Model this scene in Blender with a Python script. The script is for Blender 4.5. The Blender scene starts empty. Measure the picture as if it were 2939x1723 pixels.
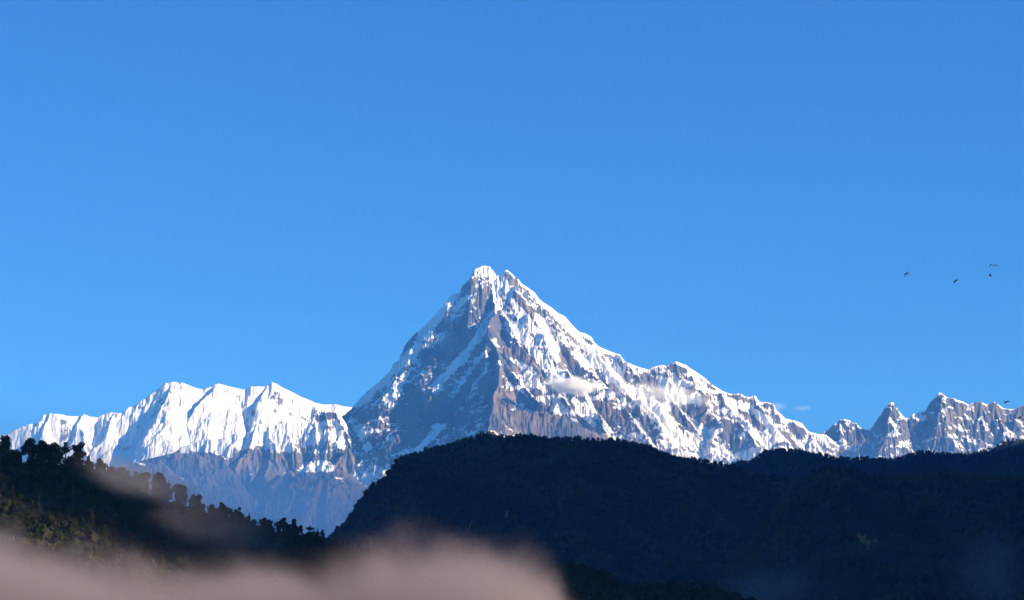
import bpy, bmesh, math, random
import numpy as np
from mathutils import Vector, Matrix, Quaternion

# ---------------------------------------------------------------- camera, sky, sun, exposure
SC = bpy.context.scene
COL = SC.collection
PITCH = math.radians(11.0)
HFOV = math.radians(24.0)
cam_data = bpy.data.cameras.new("camera")
cam_data.sensor_fit = 'HORIZONTAL'
cam_data.angle = HFOV
cam_data.clip_start = 1.0
cam_data.clip_end = 120000.0
cam = bpy.data.objects.new("camera", cam_data)
cam.location = (0, 0, 0)
cam.rotation_euler = (math.pi / 2 + PITCH, 0, 0)
COL.objects.link(cam)
SC.camera = cam

SUN_EL = math.radians(20.0)
SUN_AZ = math.radians(104.0)          # clockwise from +Y: from the right, a little behind the camera
S = Vector((math.sin(SUN_AZ) * math.cos(SUN_EL), math.cos(SUN_AZ) * math.cos(SUN_EL), math.sin(SUN_EL)))

world = bpy.data.worlds.new("World")
SC.world = world
world.use_nodes = True
wn = world.node_tree
wn.nodes.clear()
sky = wn.nodes.new('ShaderNodeTexSky')
sky.sky_type = 'NISHITA'
sky.sun_disc = False
sky.sun_elevation = SUN_EL
sky.sun_rotation = SUN_AZ
sky.altitude = 2500
sky.air_density = 1.0
sky.dust_density = 0.0
sky.ozone_density = 4.0
bg = wn.nodes.new('ShaderNodeBackground')
bg.inputs['Strength'].default_value = 0.08
wo = wn.nodes.new('ShaderNodeOutputWorld')
tint = wn.nodes.new('ShaderNodeMix')
tint.data_type = 'RGBA'; tint.blend_type = 'MULTIPLY'
tint.inputs[0].default_value = 1.0
tint.inputs[7].default_value = (0.215, 0.59, 1.06, 1)      # deep, saturated morning blue
wn.links.new(sky.outputs['Color'], tint.inputs[6])
wn.links.new(tint.outputs[2], bg.inputs['Color'])
wn.links.new(bg.outputs['Background'], wo.inputs['Surface'])

sun_data = bpy.data.lights.new("sun", 'SUN')
sun_data.energy = 5.0
sun_data.angle = math.radians(0.5)
sun_data.color = (1.0, 0.88, 0.74)
sun = bpy.data.objects.new("sun", sun_data)
sun.rotation_euler = S.to_track_quat('Z', 'Y').to_euler()
sun.location = (3000, -2000, 3000)
COL.objects.link(sun)

SC.view_settings.view_transform = 'Standard'
SC.view_settings.look = 'None'
SC.view_settings.exposure = 1.2
SC.view_settings.gamma = 1.0
SC.render.engine = 'CYCLES'
SC.cycles.max_bounces = 4
SC.cycles.diffuse_bounces = 1
SC.cycles.volume_bounces = 3
SC.cycles.transparent_max_bounces = 8
SC.cycles.use_denoising = True
SC.cycles.use_adaptive_sampling = True
SC.cycles.adaptive_threshold = 0.01

# ---------------------------------------------------------------- helpers
W, H = 2939.0, 1723.0
FOC = 0.5 / math.tan(HFOV / 2)
CP, SP = math.cos(PITCH), math.sin(PITCH)

def P(px, py, Y):
    """the point at distance Y ahead that the photograph shows at pixel (px, py)"""
    x = px / W - 0.5
    y = (H / 2 - py) / W
    dy = FOC * CP - y * SP
    dz = FOC * SP + y * CP
    k = Y / dy
    return np.array((x * k, Y, dz * k))

def tan_az(px, py):
    p = P(px, py, 1.0)
    return p[0], p[2]

def project(X, Y, Z):
    f = Y * CP + Z * SP
    u = -Y * SP + Z * CP
    return (X / f * FOC + 0.5) * W, H / 2 - u / f * FOC * W

rngp = np.random.RandomState(7)
PERM = np.concatenate([rngp.permutation(4096)] * 2)
GA = rngp.rand(4096) * 2 * np.pi
GX, GY = np.cos(GA), np.sin(GA)

def perlin(x, y, seed=0):
    xi = np.floor(x).astype(np.int64); yi = np.floor(y).astype(np.int64)
    xf = x - xi; yf = y - yi
    u = xf * xf * xf * (xf * (xf * 6 - 15) + 10); v = yf * yf * yf * (yf * (yf * 6 - 15) + 10)
    def g(ix, iy, dx, dy):
        h = PERM[(PERM[(ix + seed * 131) & 4095] + iy) & 4095]
        return GX[h] * dx + GY[h] * dy
    a = g(xi, yi, xf, yf); b = g(xi + 1, yi, xf - 1, yf)
    c = g(xi, yi + 1, xf, yf - 1); d = g(xi + 1, yi + 1, xf - 1, yf - 1)
    return (a + (b - a) * u) + ((c + (d - c) * u) - (a + (b - a) * u)) * v

def fbm(x, y, octs, seed=0, gain=0.5, lac=2.03):
    t = 0; amp = 1.0
    for o in range(octs):
        t = t + amp * perlin(x, y, seed + o)
        x = x * lac + 17.3; y = y * lac - 9.1; amp *= gain
    return t

def ridged(x, y, octs, seed=0, gain=0.5):
    t = 0; amp = 1.0
    for o in range(octs):
        t = t + amp * (0.5 - np.abs(perlin(x, y, seed + o)) * 1.6)
        x = x * 2.07 + 5.1; y = y * 2.07 + 3.7; amp *= gain
    return t

def smooth(a, b, x):
    t = np.clip((x - a) / (b - a), 0, 1)
    return t * t * (3 - 2 * t)

def blur(a, n):
    for _ in range(n):
        p = np.pad(a, 1, mode='edge')
        a = (p[:-2, 1:-1] + p[2:, 1:-1] + p[1:-1, :-2] + p[1:-1, 2:] + 2 * p[1:-1, 1:-1]) / 6
    return a

def tr(x0, y0, s, pts):
    """points read off an enlarged crop whose corner is (x0, y0) -> photograph pixels"""
    return [(x0 + p[0] / s, y0 + p[1] / s) + tuple(p[2:]) for p in pts]

def erode(z, dx, dy, K, n, m=0.45, seed=1, talus=2.2):
    """streams cut their beds into the slope (stream power, solved downstream to upstream)"""
    ny, nx = z.shape
    r = np.random.RandomState(seed)
    idx = np.arange(ny * nx).reshape(ny, nx)
    dd = [(-1, -1), (-1, 0), (-1, 1), (0, -1), (0, 1), (1, -1), (1, 0), (1, 1)]
    for it in range(n):
        best = np.zeros((ny, nx)); rec = idx.copy(); dist = np.ones((ny, nx))
        zp = np.pad(z, 1, mode='edge'); ip = np.pad(idx, 1, mode='edge')
        for (j, i) in dd:
            d = np.hypot(i * dx, j * dy)
            zn = zp[1 + j:1 + j + ny, 1 + i:1 + i + nx]
            s = (z - zn) / d * (1 + 0.25 * (r.rand(ny, nx) - 0.5))
            k = s > best
            best[k] = s[k]; rec[k] = ip[1 + j:1 + j + ny, 1 + i:1 + i + nx][k]
            dist[k] = (np.broadcast_to(d, (ny, nx)))[k]
        zf = z.ravel(); order = np.argsort(zf)
        rl = rec.ravel().tolist(); A = [1.0] * (ny * nx)
        ol = order.tolist()
        for i in reversed(ol):
            q = rl[i]
            if q != i: A[q] += A[i]
        A = np.array(A)
        c = K * A ** m / dist.ravel()
        cl = c.tolist(); zl = zf.tolist()
        for i in ol:
            q = rl[i]
            if q != i and zl[i] > zl[q]:
                zl[i] = (zl[i] + cl[i] * zl[q]) / (1 + cl[i])
        z = np.array(zl).reshape(ny, nx)
        if talus:                                            # walls that stand too steep crumble
            for (ax, d) in ((0, dy), (1, dx)):
                df = np.diff(z, axis=ax)
                d2 = d if np.isscalar(d) else (d[:, :-1] if d.shape[1] > 1 and ax == 1 else d)
                ex = np.sign(df) * np.maximum(np.abs(df) - talus * d2, 0) * 0.25
                if ax == 0:
                    z[:-1] += ex; z[1:] -= ex
                else:
                    z[:, :-1] += ex; z[:, 1:] -= ex
    return z, A.reshape(ny, nx)

def ridge_field(X, Y, ridges, floor_drop):
    h = np.full(X.shape, -1e9)
    for r in ridges:
        pts = r['pts']; sl, sr = r['s']; D = r.get('D', floor_drop); rnd = r.get('round', 0.0)
        for (a, b) in zip(pts[:-1], pts[1:]):
            ex, ey = b[0] - a[0], b[1] - a[1]
            L2 = ex * ex + ey * ey + 1e-6
            t = np.clip(((X - a[0]) * ex + (Y - a[1]) * ey) / L2, 0, 1)
            qx = X - (a[0] + t * ex); qy = Y - (a[1] + t * ey)
            d = np.hypot(qx, qy)
            side = ex * qy - ey * qx
            s = np.where(side > 0, sl, sr)
            dd = np.sqrt(d * d + rnd * rnd) - rnd
            h = np.maximum(h, a[2] + t * (b[2] - a[2]) - D * (1 - np.exp(-dd * s / D)))
    return h

def R(pts, s=(1.4, 1.4), Y0=None, g=None, **kw):
    """ridge: pts (px, py[, Y]); without Y the ridge comes g metres nearer per pixel it drops"""
    out = []
    for p in pts:
        Yk = p[2] if len(p) > 2 else Y0 - (p[1] - pts[0][1]) * g
        out.append(P(p[0], p[1], Yk))
    d = dict(pts=out, s=s); d.update(kw)
    return d

def grid_mesh(name, X, Y, Z, mat, attrs=None, kind='structure'):
    ny, nx = X.shape
    v = np.stack([X, Y, Z], -1).reshape(-1, 3).astype(np.float32)
    i = np.arange((ny - 1) * nx).reshape(ny - 1, nx)[:, :-1].ravel()
    f = np.stack([i, i + 1, i + nx + 1, i + nx], -1).astype(np.int32)
    me = bpy.data.meshes.new(name)
    me.vertices.add(len(v)); me.vertices.foreach_set('co', v.ravel())
    me.loops.add(f.size); me.loops.foreach_set('vertex_index', f.ravel())
    me.polygons.add(len(f))
    me.polygons.foreach_set('loop_start', np.arange(0, f.size, 4, dtype=np.int32))
    me.polygons.foreach_set('use_smooth', np.ones(len(f), bool))
    for k, a in (attrs or {}).items():
        at = me.attributes.new(k, 'FLOAT', 'POINT')
        at.data.foreach_set('value', a.ravel().astype(np.float32))
    me.update(calc_edges=True)
    me.materials.append(mat)
    ob = bpy.data.objects.new(name, me)
    ob['kind'] = kind
    COL.objects.link(ob)
    return ob

def terrain(px0, px1, na, Y0, Y1, nY, ridges, sky_line, floor_drop=2500, seed=0, warp=60, warp_scale=600,
            rough=40, rough_scale=350, K=0.0, n_er=0, m=0.45, talus=2.2, base=0.0, fix_h=400.0, fine=13.0):
    a0 = tan_az(px0, 900)[0]; a1 = tan_az(px1, 900)[0]
    a = np.linspace(a0, a1, na)[None, :]; Yv = np.linspace(Y0, Y1, nY)[:, None]
    Yg = np.repeat(Yv, na, 1); X = a * Yg
    wx = warp * fbm(X / warp_scale, Yg / warp_scale, 3, seed + 11); wy = warp * fbm(X / warp_scale, Yg / warp_scale, 3, seed + 23)
    h = ridge_field(X + wx, Yg + wy, ridges, floor_drop)
    b = base(X, Yg) if callable(base) else base
    h = np.maximum(h, b) + 60 * np.exp(-np.abs(h - b) / 90) * (1 if callable(base) else 0)
    h = h + rough * (ridged(X / rough_scale, Yg / rough_scale, 7, seed + 31, 0.56) - 0.5)
    dx = Yg * (a1 - a0) / (na - 1); dy = (Y1 - Y0) / (nY - 1)
    A = np.ones_like(h)
    if n_er:
        h, A = erode(h, dx, dy, K, n_er, m, seed, talus)
    if n_er > 6:
        fx = X + 0.25 * warp * fbm(X / 160, Yg / 160, 3, seed + 41)
        h = h + fine * (ridged(fx / 75, h / 210 + Yg / 300, 4, seed + 43, 0.6) - 0.4) + 0.6 * fine * (ridged(X / 120, h / 70, 3, seed + 47, 0.6) - 0.4)
    # bring the skyline onto the one the photograph shows
    sa = np.array([tan_az(*p[:2]) for p in sky_line])
    o = np.argsort(sa[:, 0]); tgt = np.interp(a[0], sa[o, 0], sa[o, 1])
    for _ in range(2):
        el = h / Yg
        js = el.argmax(0); cur = el.max(0)
        dlt = (tgt - cur)
        Ys = Yg[js, np.arange(na)]
        zs = h[js, np.arange(na)]
        w = np.exp(-np.maximum(zs[None, :] - h, 0) / fix_h)
        h = h + dlt[None, :] * Ys[None, :] * w
    return X, Yg, h, A, dx, dy

# ---------------------------------------------------------------- materials
def mat_new(name):
    m = bpy.data.materials.new(name); m.use_nodes = True
    nt = m.node_tree; nt.nodes.clear()
    return m, nt, nt.nodes, nt.links

def N(nt, typ, **kw):
    n = nt.nodes.new(typ)
    for k, v in kw.items():
        if k.startswith('i_'):
            n.inputs[k[2:].replace('_', ' ')].default_value = v
        else:
            setattr(n, k, v)
    return n

def math_node(nt, op, a, b=None, c=None):
    n = nt.nodes.new('ShaderNodeMath'); n.operation = op
    for i, v in enumerate((a, b, c)):
        if v is None: continue
        if hasattr(v, 'is_output') or hasattr(v, 'node'):
            nt.links.new(v, n.inputs[i])
        else:
            n.inputs[i].default_value = v
    return n.outputs[0]

def mix_col(nt, f, a, b):
    n = nt.nodes.new('ShaderNodeMix'); n.data_type = 'RGBA'
    for s, v in ((n.inputs[0], f), (n.inputs[6], a), (n.inputs[7], b)):
        if hasattr(v, 'node'): nt.links.new(v, s)
        else: s.default_value = v if not isinstance(v, tuple) else (v + (1,))[:4]
    return n.outputs[2]

def smoothstep_node(nt, x, lo, hi):
    n = nt.nodes.new('ShaderNodeMapRange'); n.interpolation_type = 'SMOOTHSTEP'
    nt.links.new(x, n.inputs[0]); n.inputs[1].default_value = lo; n.inputs[2].default_value = hi
    return n.outputs[0]

def noise_node(nt, vec, scale, detail=4, rough=0.55):
    n = nt.nodes.new('ShaderNodeTexNoise'); n.inputs['Scale'].default_value = scale
    n.inputs['Detail'].default_value = detail; n.inputs['Roughness'].default_value = rough
    nt.links.new(vec, n.inputs['Vector'])
    return n.outputs['Fac']

def mountain_material():
    m, nt, nodes, links = mat_new("snow and rock")
    pos = N(nt, 'ShaderNodeNewGeometry').outputs['Position']
    at = N(nt, 'ShaderNodeAttribute', attribute_name='snow').outputs['Fac']
    low = N(nt, 'ShaderNodeAttribute', attribute_name='low').outputs['Fac']
    n1 = noise_node(nt, pos, 1 / 60.0, 5, 0.65)
    n2 = noise_node(nt, pos, 1 / 300.0, 4, 0.6)
    mp = N(nt, 'ShaderNodeMapping'); mp.inputs['Scale'].default_value = (1 / 26.0, 1 / 60.0, 1 / 75.0)
    links.new(pos, mp.inputs['Vector'])
    n3 = noise_node(nt, mp.outputs[0], 1.0, 5, 0.65)
    s = math_node(nt, 'ADD', at, math_node(nt, 'MULTIPLY', math_node(nt, 'SUBTRACT', n1, 0.5), 0.5))
    s = math_node(nt, 'ADD', s, math_node(nt, 'MULTIPLY', math_node(nt, 'SUBTRACT', n3, 0.5), 0.6))
    s = smoothstep_node(nt, s, 0.45, 0.57)
    rock = mix_col(nt, smoothstep_node(nt, n2, 0.42, 0.6), (0.070, 0.073, 0.086), (0.16, 0.128, 0.108))
    rock = mix_col(nt, math_node(nt, 'MULTIPLY', smoothstep_node(nt, n1, 0.35, 0.7), 0.5), rock, (0.06, 0.06, 0.066))
    soil = mix_col(nt, smoothstep_node(nt, n2, 0.4, 0.62), (0.028, 0.024, 0.024), (0.055, 0.040, 0.034))
    rock = mix_col(nt, low, rock, soil)
    snow = (0.73, 0.73, 0.74)
    col = mix_col(nt, s, rock, snow)
    bs = N(nt, 'ShaderNodeBsdfPrincipled'); links.new(col, bs.inputs['Base Color'])
    bs.inputs['Roughness'].default_value = 0.8
    bs.inputs['Specular IOR Level'].default_value = 0.15
    bump = N(nt, 'ShaderNodeBump'); bump.inputs['Strength'].default_value = 0.9
    bump.inputs['Distance'].default_value = 14.0
    hgt = noise_node(nt, pos, 1 / 45.0, 6, 0.7)
    inv = math_node(nt, 'MULTIPLY', hgt, math_node(nt, 'SUBTRACT', 1.15, s))
    links.new(inv, bump.inputs['Height']); links.new(bump.outputs[0], bs.inputs['Normal'])
    out = N(nt, 'ShaderNodeOutputMaterial'); links.new(bs.outputs[0], out.inputs['Surface'])
    return m

M_MTN = mountain_material()

def soil_material(name, c1, c2, sc):
    m, nt, nodes, links = mat_new(name)
    pos = N(nt, 'ShaderNodeNewGeometry').outputs['Position']
    n1 = noise_node(nt, pos, sc, 6, 0.65)
    bare = N(nt, 'ShaderNodeAttribute', attribute_name='bare').outputs['Fac']
    col = mix_col(nt, smoothstep_node(nt, n1, 0.35, 0.65), c1, c2)
    n2 = noise_node(nt, pos, sc * 6, 4, 0.6)
    earth = mix_col(nt, n2, (0.20, 0.075, 0.03), (0.62, 0.26, 0.11))
    col = mix_col(nt, bare, col, earth)
    bs = N(nt, 'ShaderNodeBsdfPrincipled'); links.new(col, bs.inputs['Base Color'])
    bs.inputs['Roughness'].default_value = 0.95; bs.inputs['Specular IOR Level'].default_value = 0.1
    out = N(nt, 'ShaderNodeOutputMaterial'); links.new(bs.outputs[0], out.inputs['Surface'])
    return m

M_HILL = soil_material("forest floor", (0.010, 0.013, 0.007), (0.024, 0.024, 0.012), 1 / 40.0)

# ---------------------------------------------------------------- skylines read off the photograph
z1 = lambda p: tr(950, 720, 2.52, p)
z2 = lambda p: tr(0, 1050, 2.1945, p)
z3 = lambda p: tr(1900, 1050, 2.1944, p)
z4 = lambda p: tr(950, 1200, 2.2909, p)
zA = lambda p: tr(0, 1060, 4.5, p)
zB = lambda p: tr(500, 1060, 4.5, p)
zC = lambda p: tr(1850, 1000, 4.5, p)
zD = lambda p: tr(2380, 1080, 4.5, p)

SKY_MAIN_L = z1([(-250, 1420), (-100, 1330), (0, 1240), (100, 1185), (150, 1140), (200, 1080), (250, 1030), (300, 985), (345, 955), (400, 895), (430, 865), (450, 815), (490, 795), (505, 765),
    (505, 735), (530, 690), (570, 640), (610, 595), (640, 580), (700, 520), (760, 460), (800, 415), (840, 355), (870, 320), (900, 308), (920, 310),
    (930, 285), (960, 240), (1000, 205), (1010, 175), (1045, 130), (1095, 108), (1145, 112), (1165, 135), (1195, 170), (1215, 185)])
SKY_MAIN_R = z1([(1240, 160), (1270, 135), (1300, 160), (1330, 190), (1355, 205), (1375, 235), (1420, 265), (1470, 300), (1510, 355), (1560, 390),
    (1600, 415), (1640, 450), (1690, 475), (1720, 510), (1765, 560), (1790, 585), (1840, 600), (1885, 625), (1905, 665), (1940, 695), (2000, 720),
    (2050, 740), (2090, 750), (2120, 795), (2180, 825), (2240, 845)]) + zC([(0, 262), (45, 275), (110, 240), (170, 225), (230, 215), (275, 232), (330, 205),
    (400, 165), (460, 190), (530, 215), (600, 265), (680, 315), (760, 370), (820, 425), (880, 475), (940, 510), (1010, 555), (1090, 585), (1150, 592), (1230, 580),
    (1290, 620), (1350, 630), (1395, 615), (1420, 605), (1450, 645), (1490, 695), (1570, 692), (1640, 712), (1665, 715), (1700, 800), (1740, 830), (1800, 890), (1820, 908), (1920, 930), (2030, 965),
    (2070, 1020), (2110, 1070), (2170, 1090), (2260, 1110), (2305, 1105), (2360, 1130), (2500, 1250)])
SKY_LEFT = zA([(-200, 900), (0, 855), (60, 850), (130, 825), (200, 770), (300, 735), (380, 708), (480, 700), (540, 635), (560, 590), (600, 585), (640, 572), (700, 576), (790, 582), (860, 602), (950, 608),
    (1030, 608), (1085, 582), (1150, 610), (1255, 622), (1330, 585), (1440, 556), (1530, 570), (1600, 555), (1660, 490), (1720, 485), (1780, 435), (1850, 388),
    (1900, 360), (1960, 300), (2030, 265), (2080, 220), (2130, 182), (2190, 172), (2220, 165), (2270, 165)]) + zB([(20, 165), (60, 185), (100, 172), (160, 195), (250, 235), (360, 262), (370, 270), (480, 215),
    (520, 195), (570, 185), (700, 220), (870, 260), (920, 262), (940, 255), (990, 225), (1060, 222), (1140, 225), (1210, 205), (1270, 170), (1320, 190), (1400, 240), (1530, 300),
    (1640, 360), (1720, 390), (1810, 430), (1910, 455), (2090, 455), (2180, 480), (2290, 490), (2500, 560)])
SKY_RIGHT = zD([(-500, 900), (-150, 760), (0, 680), (30, 640), (100, 600), (140, 560), (200, 555), (270, 575), (290, 605), (350, 605), (400, 665), (460, 690), (530, 685), (560, 640), (620, 560), (680, 470),
    (720, 405), (770, 350), (800, 335), (840, 345), (860, 385), (880, 420), (930, 490), (980, 540), (1030, 540), (1070, 490), (1120, 480), (1180, 465), (1250, 435), (1270, 400), (1310, 330),
    (1370, 265), (1420, 208), (1470, 230), (1500, 262), (1550, 285), (1610, 282), (1640, 305), (1720, 325), (1760, 350), (1800, 365), (1840, 345), (1960, 332), (2020, 360), (2060, 365), (2120, 328),
    (2160, 350), (2250, 415), (2340, 425), (2390, 425), (2440, 395), (2510, 380), (2560, 370), (2700, 430)])

def with_Y(pts, f):
    return [(p[0], p[1], f(p[0])) for p in pts]

KM = 1000.0
mppx = lambda Y: Y / (FOC * W)

# ---------------------------------------------------------------- the big pyramid peak
fy_l = lambda px: 25000 + (max(px, 1188) - 1384) * 3.62 * 0.29 + (1188 - min(px, 1188)) * 3.62 * 0.08
fy_r = lambda px: 25000 + (px - 1440) * 3.62 * 0.22
G = 3.62 * 1.0
main_ridges = [
    R(with_Y(SKY_MAIN_L[:17], fy_l), (1.7, 2.1)),
    R(with_Y(SKY_MAIN_L[16:], fy_l), (1.7, 1.72)),
    R([SKY_MAIN_L[-1]] + [], (1.5, 1.5)) if False else R(with_Y([SKY_MAIN_L[-1]] + SKY_MAIN_R, fy_r), (1.6, 1.75)),
    # the rib that comes down from the summit notch, sun on its right, shade on its left
    R([p[:2] + (p[2] * KM,) for p in z1([(1200, 185, 25.0), (1185, 240, 24.95), (1195, 390, 24.66), (1150, 520, 24.33), (1155, 600, 24.22), (1205, 660, 24.10), (1215, 740, 23.95), (1222, 830, 23.78),
        (1225, 960, 23.55), (1170, 1040, 23.40), (1150, 1110, 23.25)])], (1.35, 2.3)),
    R([p[:2] + (p[2] * KM,) for p in z1([(1225, 960, 23.55), (1200, 1060, 23.4), (1280, 1130, 23.33), (1330, 1135, 23.33), (1430, 1170, 23.32), (1550, 1190, 23.32), (1570, 1170, 23.34), (1690, 1210, 23.32), (1830, 1270, 23.30),
        (1950, 1300, 23.3), (2100, 1270, 23.33), (2200, 1330, 23.28)])], (1.5, 1.9)),
    R([p[:2] + (p[2] * KM,) for p in z1([(900, 1390, 23.15), (980, 1270, 23.2), (1050, 1240, 23.22), (1110, 1262, 23.22), (1140, 1255, 23.22), (1190, 1310, 23.17), (1220, 1400, 23.1)])], (1.4, 1.5)),
    # left flank buttresses
    R(z1([(620, 590), (640, 660), (580, 740), (650, 860), (660, 980)]), (1.2, 1.6), Y0=fy_l(1196) - 10, g=G * .95),
    R(z1([(900, 308), (960, 430), (1010, 470), (960, 540), (880, 600)]), (1.2, 1.5), Y0=fy_l(1307), g=G * 0.85),
    R(z1([(840, 360), (870, 480), (830, 600), (790, 690)]), (1.2, 1.5), Y0=fy_l(1283), g=G * 0.85),
    R(z1([(1000, 205), (1050, 300), (1060, 380)]), (1.2, 1.5), Y0=fy_l(1346), g=G * 0.85),
    R(z1([(720, 510), (750, 600), (720, 700)]), (1.2, 1.5), Y0=fy_l(1235), g=G * 0.85),
    # spurs of the sunny right face
    R(z1([(1280, 160), (1340, 300), (1420, 440), (1500, 560), (1570, 700), (1660, 830), (1760, 960), (1880, 1130), (1990, 1290)]), (1.3, 1.35), Y0=25010, g=G * .98),
    R(z1([(1510, 360), (1590, 480), (1640, 600), (1760, 740), (1850, 850), (1960, 960), (2080, 1080), (2200, 1230), (2330, 1400)]), (1.3, 1.35), Y0=fy_r(1549), g=G),
    R(z1([(1230, 430), (1300, 560), (1350, 680), (1450, 790), (1530, 900), (1640, 1030), (1720, 1150)]), (1.3, 1.45), Y0=24600, g=G * 1.02),
    R(z1([(1215, 760), (1300, 860), (1390, 980), (1470, 1090)]), (1.3, 1.45), Y0=23930, g=G * 1.0),
    R(z1([(1780, 590), (1900, 720), (2000, 860), (2130, 980), (2250, 1100), (2400, 1250)]), (1.3, 1.35), Y0=fy_r(1656), g=G),
    R(z1([(2060, 745), (2150, 860), (2260, 980), (2380, 1080)]), (1.3, 1.35), Y0=fy_r(1767), g=G),
    R(zC([(400, 170), (470, 330), (620, 480), (760, 620), (830, 760), (700, 900)]), (1.3, 1.4), Y0=fy_r(1939), g=G),
    R(zC([(230, 225), (320, 380), (240, 540), (430, 720), (560, 920), (720, 1080), (1000, 1300), (1200, 1450)]), (1.3, 1.4), Y0=fy_r(1901), g=G),
    R(zC([(940, 515), (1040, 680), (1180, 830), (1330, 960), (1400, 1100), (1500, 1230)]), (1.3, 1.4), Y0=fy_r(2059), g=G),
    R(zC([(1060, 815), (1160, 880), (1250, 1000), (1330, 1050), (1430, 1220), (1540, 1330)]), (1.3, 1.6), Y0=fy_r(2085) - 700, g=G),
    R(zC([(1060, 815), (960, 950), (880, 1080)]), (1.5, 1.5), Y0=fy_r(2085) - 700, g=G),
    R(zC([(1420, 610), (1480, 760), (1560, 900), (1680, 1010)]), (1.3, 1.4), Y0=fy_r(2165), g=G),
    R(zC([(1820, 910), (1850, 1050), (1830, 1180), (1900, 1320)]), (1.3, 1.4), Y0=fy_r(2254), g=G),
    R(zC([(2060, 1010), (2130, 1150), (2080, 1300)]), (1.3, 1.4), Y0=fy_r(2308), g=G),
]
for k, x in enumerate(range(190, 1060, 38)):                 # ice flutes below the left skyline
    y = np.interp(x, [(p[0] - 950) * 2.52 for p in SKY_MAIN_L], [(p[1] - 720) * 2.52 for p in SKY_MAIN_L])
    w = 20 + 14 * math.sin(k * 2.3)
    main_ridges.append(R(z1([(x, y + 12), (x + w, y + 70), (x + 0.6 * w, y + 135), (x - 12, y + 215 + 30 * math.sin(k * 1.7))]), (1.5, 1.7), Y0=fy_l(950 + x / 2.52) - 12, g=G * 0.83))
main_sky = SKY_MAIN_L + SKY_MAIN_R
TERR = {}

def snow_mask(X, Y, Z, A, dx, dy, seed, cover, kslope, kcurv, knoise, snowline, band, spots=(), strokes=()):
    zy, zx = np.gradient(Z)
    sx = zx / dx; sy = zy / dy
    sl = np.hypot(sx, sy)
    cell = float(np.mean(dx))
    c1 = (blur(Z, 6) - Z) / cell; c2 = (blur(Z, 40) - Z) / cell
    n = fbm(X / 220, Z / 160 + Y / 300, 5, seed + 51, 0.6)
    n2 = fbm(X / 40, Z / 40 + Y / 60, 3, seed + 71, 0.6)
    sb = blur(sl, 2)
    f = Z > snowline
    q = np.interp(sb, np.quantile(sb[f], np.linspace(0, 1, 60)), np.linspace(0, 1, 60))
    kc = lambda c: c / (np.std(c[f]) + 1e-6)
    s = 0.5 + kslope * (cover - q) + kcurv * np.clip(0.07 * kc(c1) + 0.05 * kc(c2), -0.5, 0.5) + knoise * n + 0.35 * knoise * n2
    s += np.minimum((Z + band * 0.8 * n - snowline) / band, 0)
    s = np.maximum(s, -0.4)
    px, py = project(X, Y, Z)
    for (pts, wd, amt) in strokes:
        d = np.full(X.shape, 1e9)
        for (p, q) in zip(pts[:-1], pts[1:]):
            ex, ey = q[0] - p[0], q[1] - p[1]
            t = np.clip(((px - p[0]) * ex + (py - p[1]) * ey) / (ex * ex + ey * ey + 1e-6), 0, 1)
            d = np.minimum(d, np.hypot(px - p[0] - t * ex, py - p[1] - t * ey))
        s += amt * smooth(1.5, 0.5, d / wd + 0.5 * n2)
    for (cx, cy, rx, ry, ang, amt) in spots:
        ca, sa = math.cos(math.radians(ang)), math.sin(math.radians(ang))
        u = ((px - cx) * ca + (py - cy) * sa) / rx; v = (-(px - cx) * sa + (py - cy) * ca) / ry
        s += amt * np.exp(-(u * u + v * v) ** 1.5)
    return np.clip(s, 0, 1)

def add_mountain(label, px0, px1, na, Y0, Y1, nY, ridges, sky, mask, **kw):
    X, Y, Z, A, dx, dy = terrain(px0, px1, na, Y0, Y1, nY, ridges, sky, **kw)
    sn = snow_mask(X, Y, Z, A, dx, dy, kw.get('seed', 0), **mask)
    low = smooth(mask['snowline'] - 100, mask['snowline'] - 500, Z)
    o = grid_mesh("mountain", X, Y, Z, M_MTN, dict(snow=sn, low=low))
    o['label'] = label
    return o

def ST(f, w, amt, *lines):
    return [(f(l), w_ / (2.52 if f is z1 else 4.5), amt) for l, w_ in zip(lines, w)]

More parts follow.
